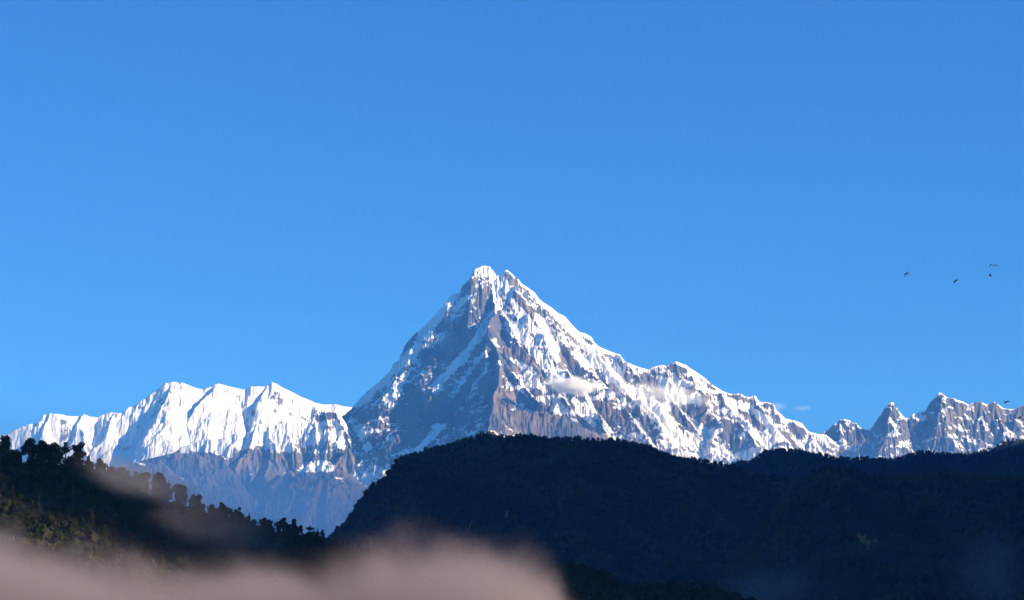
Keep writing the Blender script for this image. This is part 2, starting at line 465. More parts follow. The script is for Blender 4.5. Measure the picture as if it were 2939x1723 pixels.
STROKES = ([(SKY_MAIN_L[-12:], 5, 0.35), ([(p[0], p[1] + 14) for p in SKY_MAIN_L[4:-14]], 16, 0.25), (SKY_MAIN_R, 5, 0.4)] +
    # couloirs and snowfields
    ST(z1, (24, 26, 22, 16, 15, 14, 20, 12, 22, 28, 25, 18, 10, 26, 20, 14), 0.5,
       [(1200, 200), (1195, 330), (1240, 450), (1300, 540), (1400, 640), (1490, 750), (1560, 850), (1620, 910)],
       [(1240, 200), (1300, 330), (1400, 480), (1470, 560), (1530, 640), (1590, 700), (1640, 780)],
       [(1470, 310), (1600, 430), (1700, 540), (1800, 640), (1900, 760), (2000, 870), (2100, 1000)],
       [(1520, 370), (1690, 480)], [(1780, 590), (1890, 640)], [(1900, 690), (2100, 770), (2300, 870)],
       [(1310, 780), (1400, 860), (1470, 940), (1550, 1010)], [(1240, 830), (1330, 950), (1420, 1060)],
       [(1500, 480), (1560, 600), (1640, 720)], [(2050, 840), (2100, 960), (2250, 1100), (2400, 1250), (2500, 1340)],
       [(2380, 930), (2480, 1040), (2560, 1070)], [(1760, 1080), (1820, 1180), (1900, 1260)], [(1850, 1060), (1980, 1290)],
       [(1020, 170), (1100, 130), (1150, 170), (1190, 210)],
       [(1190, 420), (1100, 560), (1000, 700), (900, 830), (780, 950)], [(950, 1130), (700, 1380), (600, 1450)]) +
    ST(z1, (34, 26, 26, 30), 0.4, [(1130, 560), (960, 760), (800, 930), (690, 1100)], [(1190, 650), (1080, 760), (930, 960), (860, 1080)], [(1190, 830), (1080, 930), (980, 1080)], [(160, 1230), (230, 1330), (260, 1420)]) +
    ST(z1, (30, 26), 0.3, [(1180, 430), (1130, 540)], [(880, 1110), (640, 1440)]) +
    ST(z1, (30, 40, 22, 30, 20), 0.35,
       [(630, 660), (590, 740), (640, 800)], [(430, 850), (560, 760)], [(330, 960), (200, 1120)], [(860, 330), (760, 500), (680, 620)], [(900, 420), (1000, 330)]) +
    ST(zC, (50, 15, 38, 20, 26, 48, 26, 20, 10, 24, 30, 30), 0.55,
       [(230, 480), (330, 590), (480, 680), (700, 650)], [(300, 600), (450, 740), (640, 990), (820, 1160), (1000, 1290), (1180, 1440)],
       [(100, 680), (250, 850), (380, 1090)], [(420, 190), (560, 260), (660, 370), (780, 480)],
       [(1040, 620), (1150, 790), (1280, 930), (1400, 1080), (1520, 1220)],
       [(1100, 690), (1300, 770), (1450, 850), (1530, 920), (1620, 1000), (1700, 1150), (1600, 1250)],
       [(780, 1080), (900, 1100), (1000, 1050)], [(500, 1350), (700, 1390)], [(1840, 915), (2030, 965)],
       [(1120, 840), (1230, 920), (1350, 1050), (1420, 1150)], [(450, 440), (600, 470)], [(350, 1190), (450, 1240)]) +
    # wide strokes paint the bowl's shade darker by thinning snow; then bare rock walls
    [(z1([(1120, 420), (1000, 640), (880, 900), (620, 1250)]), 66, -0.19), (z1([(1050, 1050), (700, 1250), (250, 1350)]), 85, -0.34)] +
    ST(z1, (45, 28, 25, 20, 40, 75, 12, 40, 60, 60, 30, 30, 80, 30), -0.55,
       [(1200, 430), (1170, 520), (1230, 620), (1300, 760), (1330, 830)], [(1330, 330), (1450, 460)], [(1400, 760), (1520, 880)],
       [(1230, 720), (1260, 840), (1330, 960)], [(1180, 1010), (1400, 1090), (1550, 1160)], [(1180, 1210), (1500, 1260), (1900, 1340)],
       [(1280, 170), (1350, 260)], [(1690, 740), (1760, 850)], [(1950, 1130), (2100, 1230)], [(700, 780), (950, 700)],
       [(1030, 600), (880, 640)], [(1150, 700), (1180, 850), (1100, 950)], [(600, 1050), (900, 1200)], [(520, 730), (600, 620)]) +
    ST(zC, (70, 60, 70, 40, 35, 24, 50, 60, 50, 40), -0.5,
       [(560, 780), (850, 950)], [(400, 850), (560, 1000)], [(1050, 1000), (1150, 1180)], [(1400, 930), (1520, 1040)], [(340, 230), (520, 280)],
       [(700, 560), (760, 620)], [(0, 370), (120, 440)], [(0, 950), (100, 1100)], [(1900, 1000), (2000, 1080)], [(1250, 800), (1400, 870)]))
add_mountain("steep snow pyramid with a shaded left face in the middle", 930, 2480, 900, 20500, 26600, 760, main_ridges, main_sky,
    dict(cover=0.77, kslope=0.7, kcurv=1.0, knoise=0.34, snowline=2650, band=500, strokes=STROKES),
    floor_drop=9000, seed=3, warp=55, warp_scale=420, rough=75, rough_scale=420, K=0.22, n_er=8, m=0.42, talus=2.8, fix_h=250,
    base=lambda X, Y: 1500 + (Y - 20500) * 0.27 + 0 * X)

# ---------------------------------------------------------------- the white range on the left
fl = lambda px: 28000 + (px - 600) * 0.6
GL = 4.05
left_ridges = [
    R(with_Y(SKY_LEFT, fl), (1.6, 1.7)),
    R(zA([(2250, 170), (2180, 330), (2090, 480), (2030, 640), (2025, 760), (2000, 900), (1960, 1080), (1900, 1300)]), (1.2, 1.7), Y0=fl(500), g=GL * .95),
    R(zB([(560, 190), (420, 360), (270, 500), (180, 640), (225, 740), (150, 900), (100, 1010)]), (1.2, 1.7), Y0=fl(624), g=GL * .95),
    R(zB([(820, 270), (745, 420), (725, 540), (735, 650), (740, 800)]), (1.2, 1.7), Y0=fl(682), g=GL * .95),
    R(zB([(1200, 205), (1150, 330), (1100, 460), (1220, 570), (1290, 720)]), (1.2, 1.7), Y0=fl(766), g=GL * .95),
    R(zB([(1810, 430), (1780, 620), (1760, 740)]), (1.2, 1.7), Y0=fl(902), g=GL * .95),
    R(zB([(1900, 455), (1905, 600)]), (1.2, 1.7), Y0=fl(922), g=GL * .95),
    R(zA([(640, 572), (580, 700), (590, 900), (640, 1100)]), (1.2, 1.6), Y0=fl(142), g=GL * .95),
    R(zA([(1085, 582), (1000, 730), (1080, 850), (1100, 1000), (1130, 1200)]), (1.2, 1.7), Y0=fl(241), g=GL * .95),
    R(zA([(1500, 565), (1450, 680), (1470, 830), (1240, 1000), (1210, 1150)]), (1.2, 1.6), Y0=fl(333), g=GL * .95),
]
add_mountain("broad white snow range with ribbed face on the left", -120, 1080, 720, 24500, 29300, 460, left_ridges, SKY_LEFT,
    dict(cover=1.10, kslope=0.9, kcurv=0.7, knoise=0.38, snowline=3000, band=300, strokes=[(SKY_LEFT, 10, 0.6)]),
    floor_drop=9000, seed=13, warp=60, warp_scale=450, rough=50, rough_scale=420, K=0.16, n_er=7, m=0.42, talus=2.4, fix_h=250, fine=6.0,
    base=lambda X, Y: 1800 + (Y - 24500) * 0.27 + 0 * X)

# ---------------------------------------------------------------- rock ridge in front of the left range
SKY_MID = zB([(-2600, 1700), (-900, 1300), (-300, 1150), (0, 1080), (100, 1000), (250, 960), (340, 920), (400, 905), (455, 895), (560, 915), (640, 885), (720, 860), (800, 815), (930, 820), (1000, 750),
    (1065, 700), (1140, 715), (1240, 705), (1320, 715), (1400, 700), (1480, 680), (1560, 690), (1640, 690), (1700, 680), (1770, 640), (1830, 590), (1910, 560), (1950, 535), (2010, 545), (2060, 530),
    (2100, 550), (2150, 600), (2190, 660), (2240, 740), (2290, 800), (2330, 900), (2400, 1100), (2500, 1400)])
fm = lambda px: 24100 + (px - 950) * 0.8
GM = 3.5
mid_ridges = [
    R(with_Y(SKY_MID, fm), (1.35, 1.45)),
    R(zB([(455, 895), (560, 1050), (680, 1130)]), (1.2, 1.5), Y0=fm(601), g=GM),
    R(zB([(455, 895), (400, 1050), (330, 1250)]), (1.2, 1.5), Y0=fm(601), g=GM),
    R(zB([(1065, 700), (1000, 850), (950, 1000), (850, 1150), (800, 1350), (900, 1700)]), (1.2, 1.6), Y0=fm(737), g=GM),
    R(zB([(1240, 705), (1230, 860), (1330, 1000), (1300, 1150), (1350, 1400)]), (1.2, 1.5), Y0=fm(775), g=GM),
    R(zB([(1480, 680), (1500, 850), (1560, 1000), (1620, 1200)]), (1.2, 1.5), Y0=fm(829), g=GM),
    R(zB([(1830, 590), (1820, 760), (1840, 950), (1790, 1150)]), (1.2, 1.6), Y0=fm(907), g=GM),
    R(zB([(1950, 535), (1990, 700), (2000, 900), (1960, 1100)]), (1.2, 1.6), Y0=fm(933), g=GM),
    R(zB([(2060, 530), (2150, 720), (2120, 900), (2010, 1100)]), (1.2, 1.6), Y0=fm(957), g=GM),
    R(zB([(2240, 1020), (2280, 1120), (2330, 1220)]), (1.3, 1.6), Y0=fm(998) - 500, g=GM),
    R(zB([(2240, 1020), (2150, 1120), (2060, 1250)]), (1.3, 1.6), Y0=fm(998) - 500, g=GM),
    # the little snowy knoll
    R(zB([(1600, 1370), (1700, 1250), (1780, 1215), (1860, 1270), (1970, 1170), (2040, 1250), (2140, 1350)]), (0.7, 0.75), Y0=22900, g=0.3),
    # brown spurs that run down into the valley
    R(zA([(1150, 1150), (1300, 1100), (1450, 990), (1600, 920), (1650, 910), (1740, 930), (1900, 1040), (2080, 1130), (2260, 1320), (2500, 1500), (2800, 1900)]), (1.1, 1.1), Y0=22300, g=0.5),
    R(zA([(1650, 910), (1560, 1100), (1500, 1300), (1600, 1600)]), (1.1, 1.2), Y0=22300, g=GM),
    R(zA([(1740, 930), (1800, 1100), (1850, 1400)]), (1.1, 1.2), Y0=22270, g=GM),
    R(zB([(-150, 1150), (20, 1060), (150, 1090), (400, 1130), (700, 1250), (830, 1450), (1000, 1750), (1150, 2000)]), (1.1, 1.1), Y0=22700, g=0.8),
    R(zB([(1200, 1150), (1150, 1350), (1230, 1550), (1400, 1900)]), (1.1, 1.1), Y0=23000, g=2.5),
    R(zB([(1500, 1250), (1560, 1450), (1750, 1700), (1700, 2100)]), (1.1, 1.1), Y0=22800, g=2.5),
]
add_mountain("dark rocky ridge streaked with snow above brown spurs", -120, 1150, 760, 19500, 26600, 700, mid_ridges, SKY_MID,
    dict(cover=0.60, kslope=0.45, kcurv=1.2, knoise=0.4, snowline=3030, band=420, strokes=[(SKY_MID[5:-4], 5, 0.3), (zB([(130, 1020), (300, 990), (455, 950), (560, 1000), (680, 1080)]), 20, 0.75), (zB([(800, 850), (1000, 840), (1300, 800), (1600, 780)]), 30, 0.5), (zB([(1650, 850), (2150, 800)]), 30, 0.3), (zB([(760, 980), (1400, 950)]), 24, 0.35), (zB([(-100, 1240), (300, 1220), (700, 1240), (1250, 1210), (1500, 1240), (1900, 1270), (2250, 1220)]), 30, -0.75)], spots=[(905, 1343, 62, 24, 0, 1.9)]),
    floor_drop=5000, seed=23, warp=45, warp_scale=350, rough=60, rough_scale=330, K=0.25, n_er=10, m=0.42, talus=2.5, fix_h=200)

# ---------------------------------------------------------------- the jagged range on the right
fr = lambda px: 26500 + (px - 2600) * 0.5
GR = 3.8
right_ridges = [
    R(with_Y(SKY_RIGHT, fr), (1.6, 1.7)),
    R(zD([(800, 335), (790, 500), (740, 650), (720, 800), (640, 950)]), (1.4, 1.6), Y0=fr(2558), g=GR * .85),
    R(zD([(880, 420), (860, 600), (900, 750)]), (1.4, 1.6), Y0=fr(2575), g=GR * .9),
    R(zD([(1070, 490), (1040, 640), (1060, 800), (980, 980)]), (1.4, 1.6), Y0=fr(2618), g=GR * .9),
    R(zD([(1420, 210), (1440, 400), (1400, 560)]), (1.4, 1.5), Y0=fr(2695), g=GR * .8),
    R(zD([(1640, 300), (1600, 460), (1560, 620), (1480, 760), (1470, 950)]), (1.4, 1.7), Y0=fr(2744), g=GR * .9),
    R(zD([(1800, 365), (1760, 520), (1650, 660), (1720, 800), (1760, 960)]), (1.4, 1.6), Y0=fr(2780), g=GR * .9),
    R(zD([(1960, 332), (1940, 500), (1880, 640), (1960, 780), (1900, 950)]), (1.4, 1.6), Y0=fr(2815), g=GR * .9),
    R(zD([(2120, 328), (2180, 480), (2250, 640), (2240, 800), (2200, 920)]), (1.4, 1.7), Y0=fr(2851), g=GR * .9),
    R(zD([(2440, 395), (2380, 560), (2390, 700), (2300, 850)]), (1.4, 1.6), Y0=fr(2922), g=GR * .9),
    R(zD([(150, 560), (140, 720), (60, 900), (0, 1010)]), (1.4, 1.6), Y0=fr(2413), g=GR * .85),
    R(zD([(350, 605), (420, 760), (520, 900), (500, 1050)]), (1.4, 1.6), Y0=fr(2458), g=GR * .85),
]
add_mountain("jagged grey rock range dusted with snow on the right", 2270, 3000, 500, 23800, 27600, 440, right_ridges, SKY_RIGHT,
    dict(cover=0.40, kslope=0.8, kcurv=1.0, knoise=0.42, snowline=2300, band=400, strokes=[(SKY_RIGHT, 4, 0.35)]),
    floor_drop=9000, seed=33, warp=40, warp_scale=260, rough=65, rough_scale=300, K=0.25, n_er=9, m=0.42, talus=2.8, fix_h=150)

# ---------------------------------------------------------------- forested hills
SKY_CEN = z4([(-250, 1050), (-100, 900), (0, 775), (50, 725), (100, 680), (150, 620), (170, 570), (210, 530), (240, 470), (280, 425), (340, 395), (380, 340), (430, 285), (470, 258), (550, 230), (630, 210), (670, 186),
    (750, 172), (830, 152), (900, 128), (960, 122), (1060, 112), (1130, 112), (1200, 112), (1270, 104), (1320, 104), (1370, 118), (1430, 130), (1500, 133), (1560, 130), (1640, 124), (1720, 127),
    (1800, 131), (1900, 138), (1980, 158), (2080, 193), (2180, 233), (2300, 262), (2400, 272)]) + z3([(300, 597), (400, 625), (500, 655), (600, 665), (750, 695), (860, 745), (1100, 860), (1500, 1000), (2400, 1400)])
SKY_BACK = z3([(-400, 900), (0, 780), (200, 700), (410, 630), (480, 607), (560, 596), (610, 562), (650, 532), (700, 522), (740, 516), (800, 525), (880, 533), (950, 548), (1020, 552), (1080, 577), (1150, 577), (1220, 579),
    (1300, 577), (1340, 582), (1420, 579), (1500, 577), (1560, 553), (1620, 540), (1680, 536), (1750, 540), (1820, 548), (1900, 562), (2000, 552), (2080, 542), (2150, 522), (2230, 497), (2300, 484), (2500, 440)])
SKY_SPUR = z3([(500, 1200), (640, 1000), (740, 850), (850, 745), (920, 690), (980, 655), (1040, 632), (1100, 645), (1200, 665), (1320, 690), (1450, 700), (1600, 690), (1800, 680), (2000, 690), (2300, 700), (2500, 690)])
SKY_PALE = z3([(1500, 700), (1750, 600), (1880, 552), (1960, 545), (2050, 530), (2100, 505), (2150, 480), (2200, 464), (2250, 466), (2300, 475), (2450, 480)])
SKY_NEAR = z2([(-150, 600), (0, 612), (100, 612), (270, 614), (340, 622), (420, 624), (520, 620), (600, 655), (700, 695), (800, 735), (900, 805), (1000, 840), (1100, 868), (1200, 895), (1300, 925), (1400, 950),
    (1500, 985), (1600, 1020), (1700, 1045), (1800, 1058), (1900, 1068), (2000, 1090), (2060, 1105), (2150, 1130), (2250, 1150), (2320, 1172), (2500, 1260), (2700, 1400)])
SKY_NEAR_R = z4([(1000, 1300), (1200, 1170), (1350, 1080), (1440, 1040), (1490, 1022), (1550, 1012), (1620, 1026), (1700, 1050), (1780, 1074), (1850, 1100), (1900, 1140), (1950, 1172), (2050, 1180), (2150, 1174), (2250, 1160), (2400, 1150)]) + z3(
    [(0, 1450), (100, 1440), (200, 1440), (290, 1440), (330, 1450), (400, 1490), (800, 1600), (1400, 1750)])

def add_hill(label, px0, px1, na, Y0, Y1, nY, ridges, sky, bare=(), **kw):
    X, Y, Z, A, dx, dy = terrain(px0, px1, na, Y0, Y1, nY, ridges, sky, **kw)
    px, py = project(X, Y, Z)
    b = np.zeros_like(Z)
    for (cx, cy, rx, ry) in bare:
        d = np.hypot((px - cx) / rx, (py - cy) / ry) + 0.9 * fbm(X / 9, Z / 14, 4, 77, 0.65) + 0.15
        b = np.maximum(b, smooth(1.1, 0.9, d))
    o = grid_mesh("hill", X, Y, Z, M_HILL, dict(bare=b))
    o['label'] = label
    return dict(o=o, X=X, Y=Y, Z=Z, dx=dx, dy=dy, bare=b, px=px, py=py, A=A)

dn = lambda pts, d: [(p[0], p[1] + d) for p in pts]
SKY_CEN = dn(SKY_CEN, 9); SKY_BACK = dn(SKY_BACK, 7); SKY_SPUR = dn(SKY_SPUR, 9); SKY_PALE = dn(SKY_PALE, 4)
BARE_C = [(1455, 1480, 5, 11), (1352, 1506, 5, 5), (1822, 1436, 5, 5)]
fc = lambda px: 5300 + (px - 1500) * 0.35
HC = add_hill("long dome shaped hill under dense forest in the middle", 800, 2500, 340, 3300, 6000, 300, [
    R(with_Y(SKY_CEN, fc), (0.8, 0.85), round=60),
    R(z4([(960, 122), (1000, 350), (1040, 650), (1050, 1000)]), (0.6, 0.75), Y0=fc(1370), g=2.0, round=40),
    R(z4([(1320, 104), (1480, 260), (1540, 500), (1600, 800), (1620, 1000)]), (0.6, 0.75), Y0=fc(1526), g=2.0, round=40),
    R(z4([(1800, 131), (1950, 400), (1960, 650), (1900, 900)]), (0.6, 0.75), Y0=fc(1736), g=2.0, round=40),
    R(z4([(2180, 233), (2250, 500), (2300, 800), (2350, 1000)]), (0.6, 0.75), Y0=fc(1900), g=2.0, round=40),
    ], SKY_CEN, bare=BARE_C, floor_drop=1400, seed=43, warp=40, warp_scale=300, rough=75, rough_scale=420, K=0.28, n_er=5, m=0.45, talus=1.6, base=-2, fix_h=150)
fb = lambda px: 8700 + (px - 2400) * 0.3
HB = add_hill("higher forested ridge behind, on the right", 1700, 3120, 260, 6600, 9800, 200, [R(with_Y(SKY_BACK, fb), (0.75, 0.8), round=60),
    R(z3([(740, 516), (800, 700), (700, 900)]), (0.6, 0.7), Y0=fb(2237), g=2.6, round=40),
    R(z3([(1680, 536), (1700, 700), (1600, 900)]), (0.6, 0.7), Y0=fb(2665), g=2.6, round=40)],
    SKY_BACK, floor_drop=1700, seed=53, warp=50, warp_scale=360, rough=45, rough_scale=380, K=0.12, n_er=5, talus=1.6, base=-2, fix_h=200)
fs = lambda px: 4300 + (px - 2400) * 0.1
BARE_S = [(2473, 1545, 13, 16), (2500, 1558, 20, 14), (2492, 1580, 5, 9), (2580, 1570, 10, 4), (2758, 1706, 4, 6), (2452, 1690, 3, 5)]
HS = add_hill("nearer forested spur with a bare earth scar on the right", 2050, 3120, 240, 2700, 4900, 260, [R(with_Y(SKY_SPUR, fs), (0.75, 0.8), round=60),
    R(z3([(1040, 632), (1150, 850), (1200, 1100), (1250, 1400)]), (0.6, 0.7), Y0=fs(2374), g=2.0, round=40),
    R(z3([(1700, 690), (1750, 900), (1700, 1100), (1800, 1400)]), (0.6, 0.7), Y0=fs(2675), g=2.0, round=40)],
    SKY_SPUR, bare=BARE_S, floor_drop=1400, seed=63, warp=35, warp_scale=260, rough=65, rough_scale=380, K=0.28, n_er=5, talus=1.6, base=-2, fix_h=150)
fp = lambda px: 10500
HP = add_hill("pale far hill at the right edge", 2500, 3150, 160, 9000, 11500, 120, [R(with_Y(SKY_PALE, fp), (0.8, 0.8), round=60)],
    SKY_PALE, floor_drop=2200, seed=73, warp=50, warp_scale=360, rough=50, rough_scale=400, K=0.15, n_er=5, talus=1.6, base=-2, fix_h=200)
fn = lambda px: 1190 + px * 0.11
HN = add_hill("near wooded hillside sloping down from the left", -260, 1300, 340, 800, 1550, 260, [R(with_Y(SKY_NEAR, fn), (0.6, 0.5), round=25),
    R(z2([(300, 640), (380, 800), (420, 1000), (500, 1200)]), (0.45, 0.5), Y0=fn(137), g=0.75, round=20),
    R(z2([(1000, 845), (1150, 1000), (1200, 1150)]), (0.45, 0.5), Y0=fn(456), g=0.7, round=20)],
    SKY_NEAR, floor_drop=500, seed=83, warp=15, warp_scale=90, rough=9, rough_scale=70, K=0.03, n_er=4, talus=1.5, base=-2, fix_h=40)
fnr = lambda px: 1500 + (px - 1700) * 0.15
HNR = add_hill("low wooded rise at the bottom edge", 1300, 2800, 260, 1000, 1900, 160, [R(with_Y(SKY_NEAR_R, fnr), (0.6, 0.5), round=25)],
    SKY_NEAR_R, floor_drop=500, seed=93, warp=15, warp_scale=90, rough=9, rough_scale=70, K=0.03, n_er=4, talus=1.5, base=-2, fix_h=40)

# unseen ridge added to shade the hills; low end lets sun onto fog
ye = np.linspace(-5000, 9800, 150)[:, None] + np.zeros((1, 90)); xe = np.linspace(900, 6500, 90)[None, :] + np.zeros((150, 1))
ze = 900 + 1750 * smooth(-325, 775, ye) + 120 * fbm(ye / 900, ye * 0 + 3.3, 4, 5) - 0.86 * np.abs(xe - 3800 - 150 * fbm(ye / 1300, ye * 0 + 1.3, 3, 6)) + 90 * (ridged(xe / 700, ye / 700, 5, 9) - 0.5)
ze -= 2600 * smooth(8300, 9800, ye)
ze = np.maximum(ze, -4)
o = grid_mesh("hill", xe, ye, ze, M_HILL, dict(bare=np.zeros_like(ze)))
o['label'] = "unseen high ridge added on the east to shade the valley"

# ground
gx = np.linspace(-30000, 30000, 61)[None, :] + np.zeros((61, 1)); gy = np.linspace(-5500, 33000, 61)[:, None] + np.zeros((1, 61))
grid_mesh("ground", gx, gy, gx * 0 - 2.5, M_HILL, dict(bare=gx * 0))

# ---------------------------------------------------------------- trees
def leaf_material(name, c1, c2, c3, c4):
    m, nt, nodes, links = mat_new(name)
    pos = N(nt, 'ShaderNodeNewGeometry').outputs['Position']
    rnd = N(nt, 'ShaderNodeObjectInfo').outputs['Random']
    n1 = noise_node(nt, pos, 1 / 3.0, 3, 0.6)
    nb = smoothstep_node(nt, noise_node(nt, pos, 1 / 170.0, 3, 0.6), 0.40, 0.62)
    col = mix_col(nt, rnd, c1, c2)
    col = mix_col(nt, smoothstep_node(nt, n1, 0.45, 0.75), col, c3)
    col = mix_col(nt, math_node(nt, 'MULTIPLY', nb, 0.7), col, c4)
    bs = N(nt, 'ShaderNodeBsdfPrincipled'); links.new(col, bs.inputs['Base Color'])
    bs.inputs['Roughness'].default_value = 0.7; bs.inputs['Specular IOR Level'].default_value = 0.1
    out = N(nt, 'ShaderNodeOutputMaterial'); links.new(bs.outputs[0], out.inputs['Surface'])
    return m

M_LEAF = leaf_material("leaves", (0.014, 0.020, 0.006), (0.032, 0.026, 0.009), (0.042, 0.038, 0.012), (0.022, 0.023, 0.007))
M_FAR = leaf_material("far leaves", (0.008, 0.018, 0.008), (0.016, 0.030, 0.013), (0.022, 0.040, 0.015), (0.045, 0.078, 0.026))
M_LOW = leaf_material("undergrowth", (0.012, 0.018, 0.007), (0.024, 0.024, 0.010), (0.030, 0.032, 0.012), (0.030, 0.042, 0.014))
m, nt, nodes, links = mat_new("bark")
pos = N(nt, 'ShaderNodeNewGeometry').outputs['Position']
bs = N(nt, 'ShaderNodeBsdfPrincipled')
links.new(mix_col(nt, noise_node(nt, pos, 3.0), (0.03, 0.022, 0.016), (0.085, 0.07, 0.055)), bs.inputs['Base Color'])
bs.inputs['Roughness'].default_value = 0.9
links.new(bs.outputs[0], N(nt, 'ShaderNodeOutputMaterial').inputs['Surface'])
M_BARK = m

def raw_mesh(name, verts, faces, mat):
    me = bpy.data.meshes.new(name)
    me.from_pydata([tuple(v) for v in verts], [], [tuple(int(i) for i in f) for f in faces])
    me.materials.append(mat); me.update()
    return me

def tube(V, F, a, b, r0, r1, n=6):
    a = np.array(a, float); b = np.array(b, float); d = b - a; d /= np.linalg.norm(d) + 1e-9
    u = np.cross(d, (0.3, 0.9, 0.2)); u /= np.linalg.norm(u); w = np.cross(d, u)
    o = len(V)
    for c, r in ((a, r0), (b, r1)):
        for k in range(n):
            t = 2 * math.pi * k / n
            V.append(c + r * (math.cos(t) * u + math.sin(t) * w))
    for k in range(n):
        F.append((o + k, o + (k + 1) % n, o + n + (k + 1) % n, o + n + k))
    F.append(tuple(o + n + k for k in range(n)))

def leaves(r, lobes, count, size):
    """leaf clumps scattered through the lobes: (centre, radii)"""
    vol = np.array([l[1][0] * l[1][1] for l in lobes]); vol = vol / vol.sum()
    V, F = [], []
    which = r.choice(len(lobes), count, p=vol)
    for i in which:
        c, rad = lobes[i]
        d = r.normal(size=3); d /= np.linalg.norm(d)
        k = r.uniform(0.45, 1.0) ** 0.6 * r.uniform(0.78, 1.2)
        p = np.array(c) + d * np.array(rad) * k
        n = d * 0.7 + r.normal(size=3) * 0.7; n /= np.linalg.norm(n)
        u = np.cross(n, r.normal(size=3)); u /= np.linalg.norm(u); w = np.cross(n, u)
        s = size * r.uniform(0.6, 1.4); o = len(V)
        V += [p + s * u, p + s * w * 0.7, p - s * u, p - s * w * 0.7 + n * s * 0.25]
        F.append((o, o + 1, o + 2, o + 3))
    return V, F

WIDTH = {}
def make_tree_meshes(kind, seed):
    """unit height tree, base at the origin -> trunk mesh, crown mesh"""
    r = np.random.RandomState(seed)
    lobes = []
    trunk_top, tr0 = 0.55, 0.028
    if kind == 'broad':
        for k in range(19):
            a = r.uniform(0, 2 * math.pi); q = r.uniform(0.05, 0.30)
            z = r.uniform(0.36, 0.86); s = r.uniform(0.075, 0.17)
            q *= 1.1 - 0.9 * max(0, z - 0.6)
            lobes.append(((q * math.cos(a), q * math.sin(a), z), (s, s, s * 0.8)))
        n, sz = 3000, 0.027; tr0 = 0.04
    elif kind == 'dense':
        for k in range(20):
            z = r.uniform(0.10, 0.90); q = r.uniform(0, 0.26) * (1.15 - z * 0.95); a = r.uniform(0, 2 * math.pi)
            s = r.uniform(0.075, 0.15) * (1.2 - 0.5 * z)
            lobes.append(((q * math.cos(a), q * math.sin(a), z), (s, s, s)))
        n, sz = 3200, 0.027
    elif kind == 'sparse':
        for k in range(9):
            z = r.uniform(0.4, 0.95); q = r.uniform(0.02, 0.16); a = r.uniform(0, 2 * math.pi)
            s = r.uniform(0.05, 0.09)
            lobes.append(((q * math.cos(a), q * math.sin(a), z), (s, s, s)))
        n, sz = 650, 0.024; trunk_top = 0.9; tr0 = 0.018
    elif kind == 'conifer':
        for k in range(13):
            z = 0.14 + 0.82 * k / 12; w = 0.19 * (1.05 - z) + 0.015
            for j in range(3 if k < 9 else 1):
                a = r.uniform(0, 2 * math.pi); q = w * r.uniform(0.2, 0.7) if k < 9 else 0
                lobes.append(((q * math.cos(a), q * math.sin(a), z), (w * .7, w * .7, 0.045)))
        n, sz = 1500, 0.024; trunk_top = 0.95; tr0 = 0.02
    elif kind == 'flat':
        for k in range(8):
            a = r.uniform(0, 2 * math.pi); q = r.uniform(0.05, 0.42)
            s = r.uniform(0.12, 0.2)
            lobes.append(((q * math.cos(a), q * math.sin(a), r.uniform(0.74, 0.9)), (s, s, s * 0.55)))
        n, sz = 1200, 0.03; trunk_top = 0.7
    else:                                                     # bush
        for k in range(8):
            a = r.uniform(0, 2 * math.pi); q = r.uniform(0.0, 0.5)
            s = r.uniform(0.25, 0.4)
            lobes.append(((q * math.cos(a), q * math.sin(a), r.uniform(0.3, 0.68)), (s, s, s * 0.8)))
        n, sz = 1000, 0.055; trunk_top = 0.4
    V, F = leaves(r, lobes, n, sz)
    Va = np.array(V); zt = np.quantile(Va[:, 2], 0.995); zb = max(0.0, np.quantile(Va[:, 2], 0.01))
    V = [(p[0], p[1], p[2] / zt) for p in Va]
    lobes = [((c[0], c[1], c[2] / zt), rad) for c, rad in lobes]
    WIDTH[kind] = WIDTH.get(kind, []) + [float(np.quantile(np.abs(Va[:, :2]), 0.985) * 2)]
    crown = raw_mesh('crown', V, F, M_LEAF)
    V, F = [], []
    lean = r.uniform(-0.03, 0.03, 2)
    p0 = np.array((0, 0, -0.06)); prev = p0; pr = tr0 * 1.35
    for k in range(1, 5):
        t = k / 4
        q = np.array((lean[0] * t + r.uniform(-.008, .008), lean[1] * t + r.uniform(-.008, .008), trunk_top * t))
        rr = tr0 * (1 - 0.65 * t)
        tube(V, F, prev, q, pr, rr); prev, pr = q, rr
    for c, rad in lobes:
        z0 = min(trunk_top * r.uniform(0.45, 0.95), c[2] * 0.85)
        tube(V, F, (lean[0] * z0, lean[1] * z0, z0), c, tr0 * 0.42, tr0 * 0.12, 5)
    trunk = raw_mesh('trunk', V, F, M_BARK)
    return trunk, crown

TREES = {k: [make_tree_meshes(k, 100 * i + hash_) for i in range(nv)] for k, nv, hash_ in
         (('broad', 4, 3), ('dense', 3, 14), ('sparse', 2, 25), ('conifer', 3, 36), ('flat', 2, 47), ('bush', 3, 58))}
rt = random.Random(5)

def ground_at(Hh, X, Y):
    Yg, Xg, Z = Hh['Y'], Hh['X'], Hh['Z']
    j = (Y - Yg[0, 0]) / (Yg[1, 0] - Yg[0, 0])
    a0 = Xg[0, 0] / Yg[0, 0]; a1 = Xg[0, -1] / Yg[0, -1]
    i = (X / Y - a0) / (a1 - a0) * (Z.shape[1] - 1)
    j = min(max(j, 0), Z.shape[0] - 1.001); i = min(max(i, 0), Z.shape[1] - 1.001)
    j0, i0 = int(j), int(i); fj, fi = j - j0, i - i0
    return (Z[j0, i0] * (1 - fi) + Z[j0, i0 + 1] * fi) * (1 - fj) + (Z[j0 + 1, i0] * (1 - fi) + Z[j0 + 1, i0 + 1] * fi) * fj

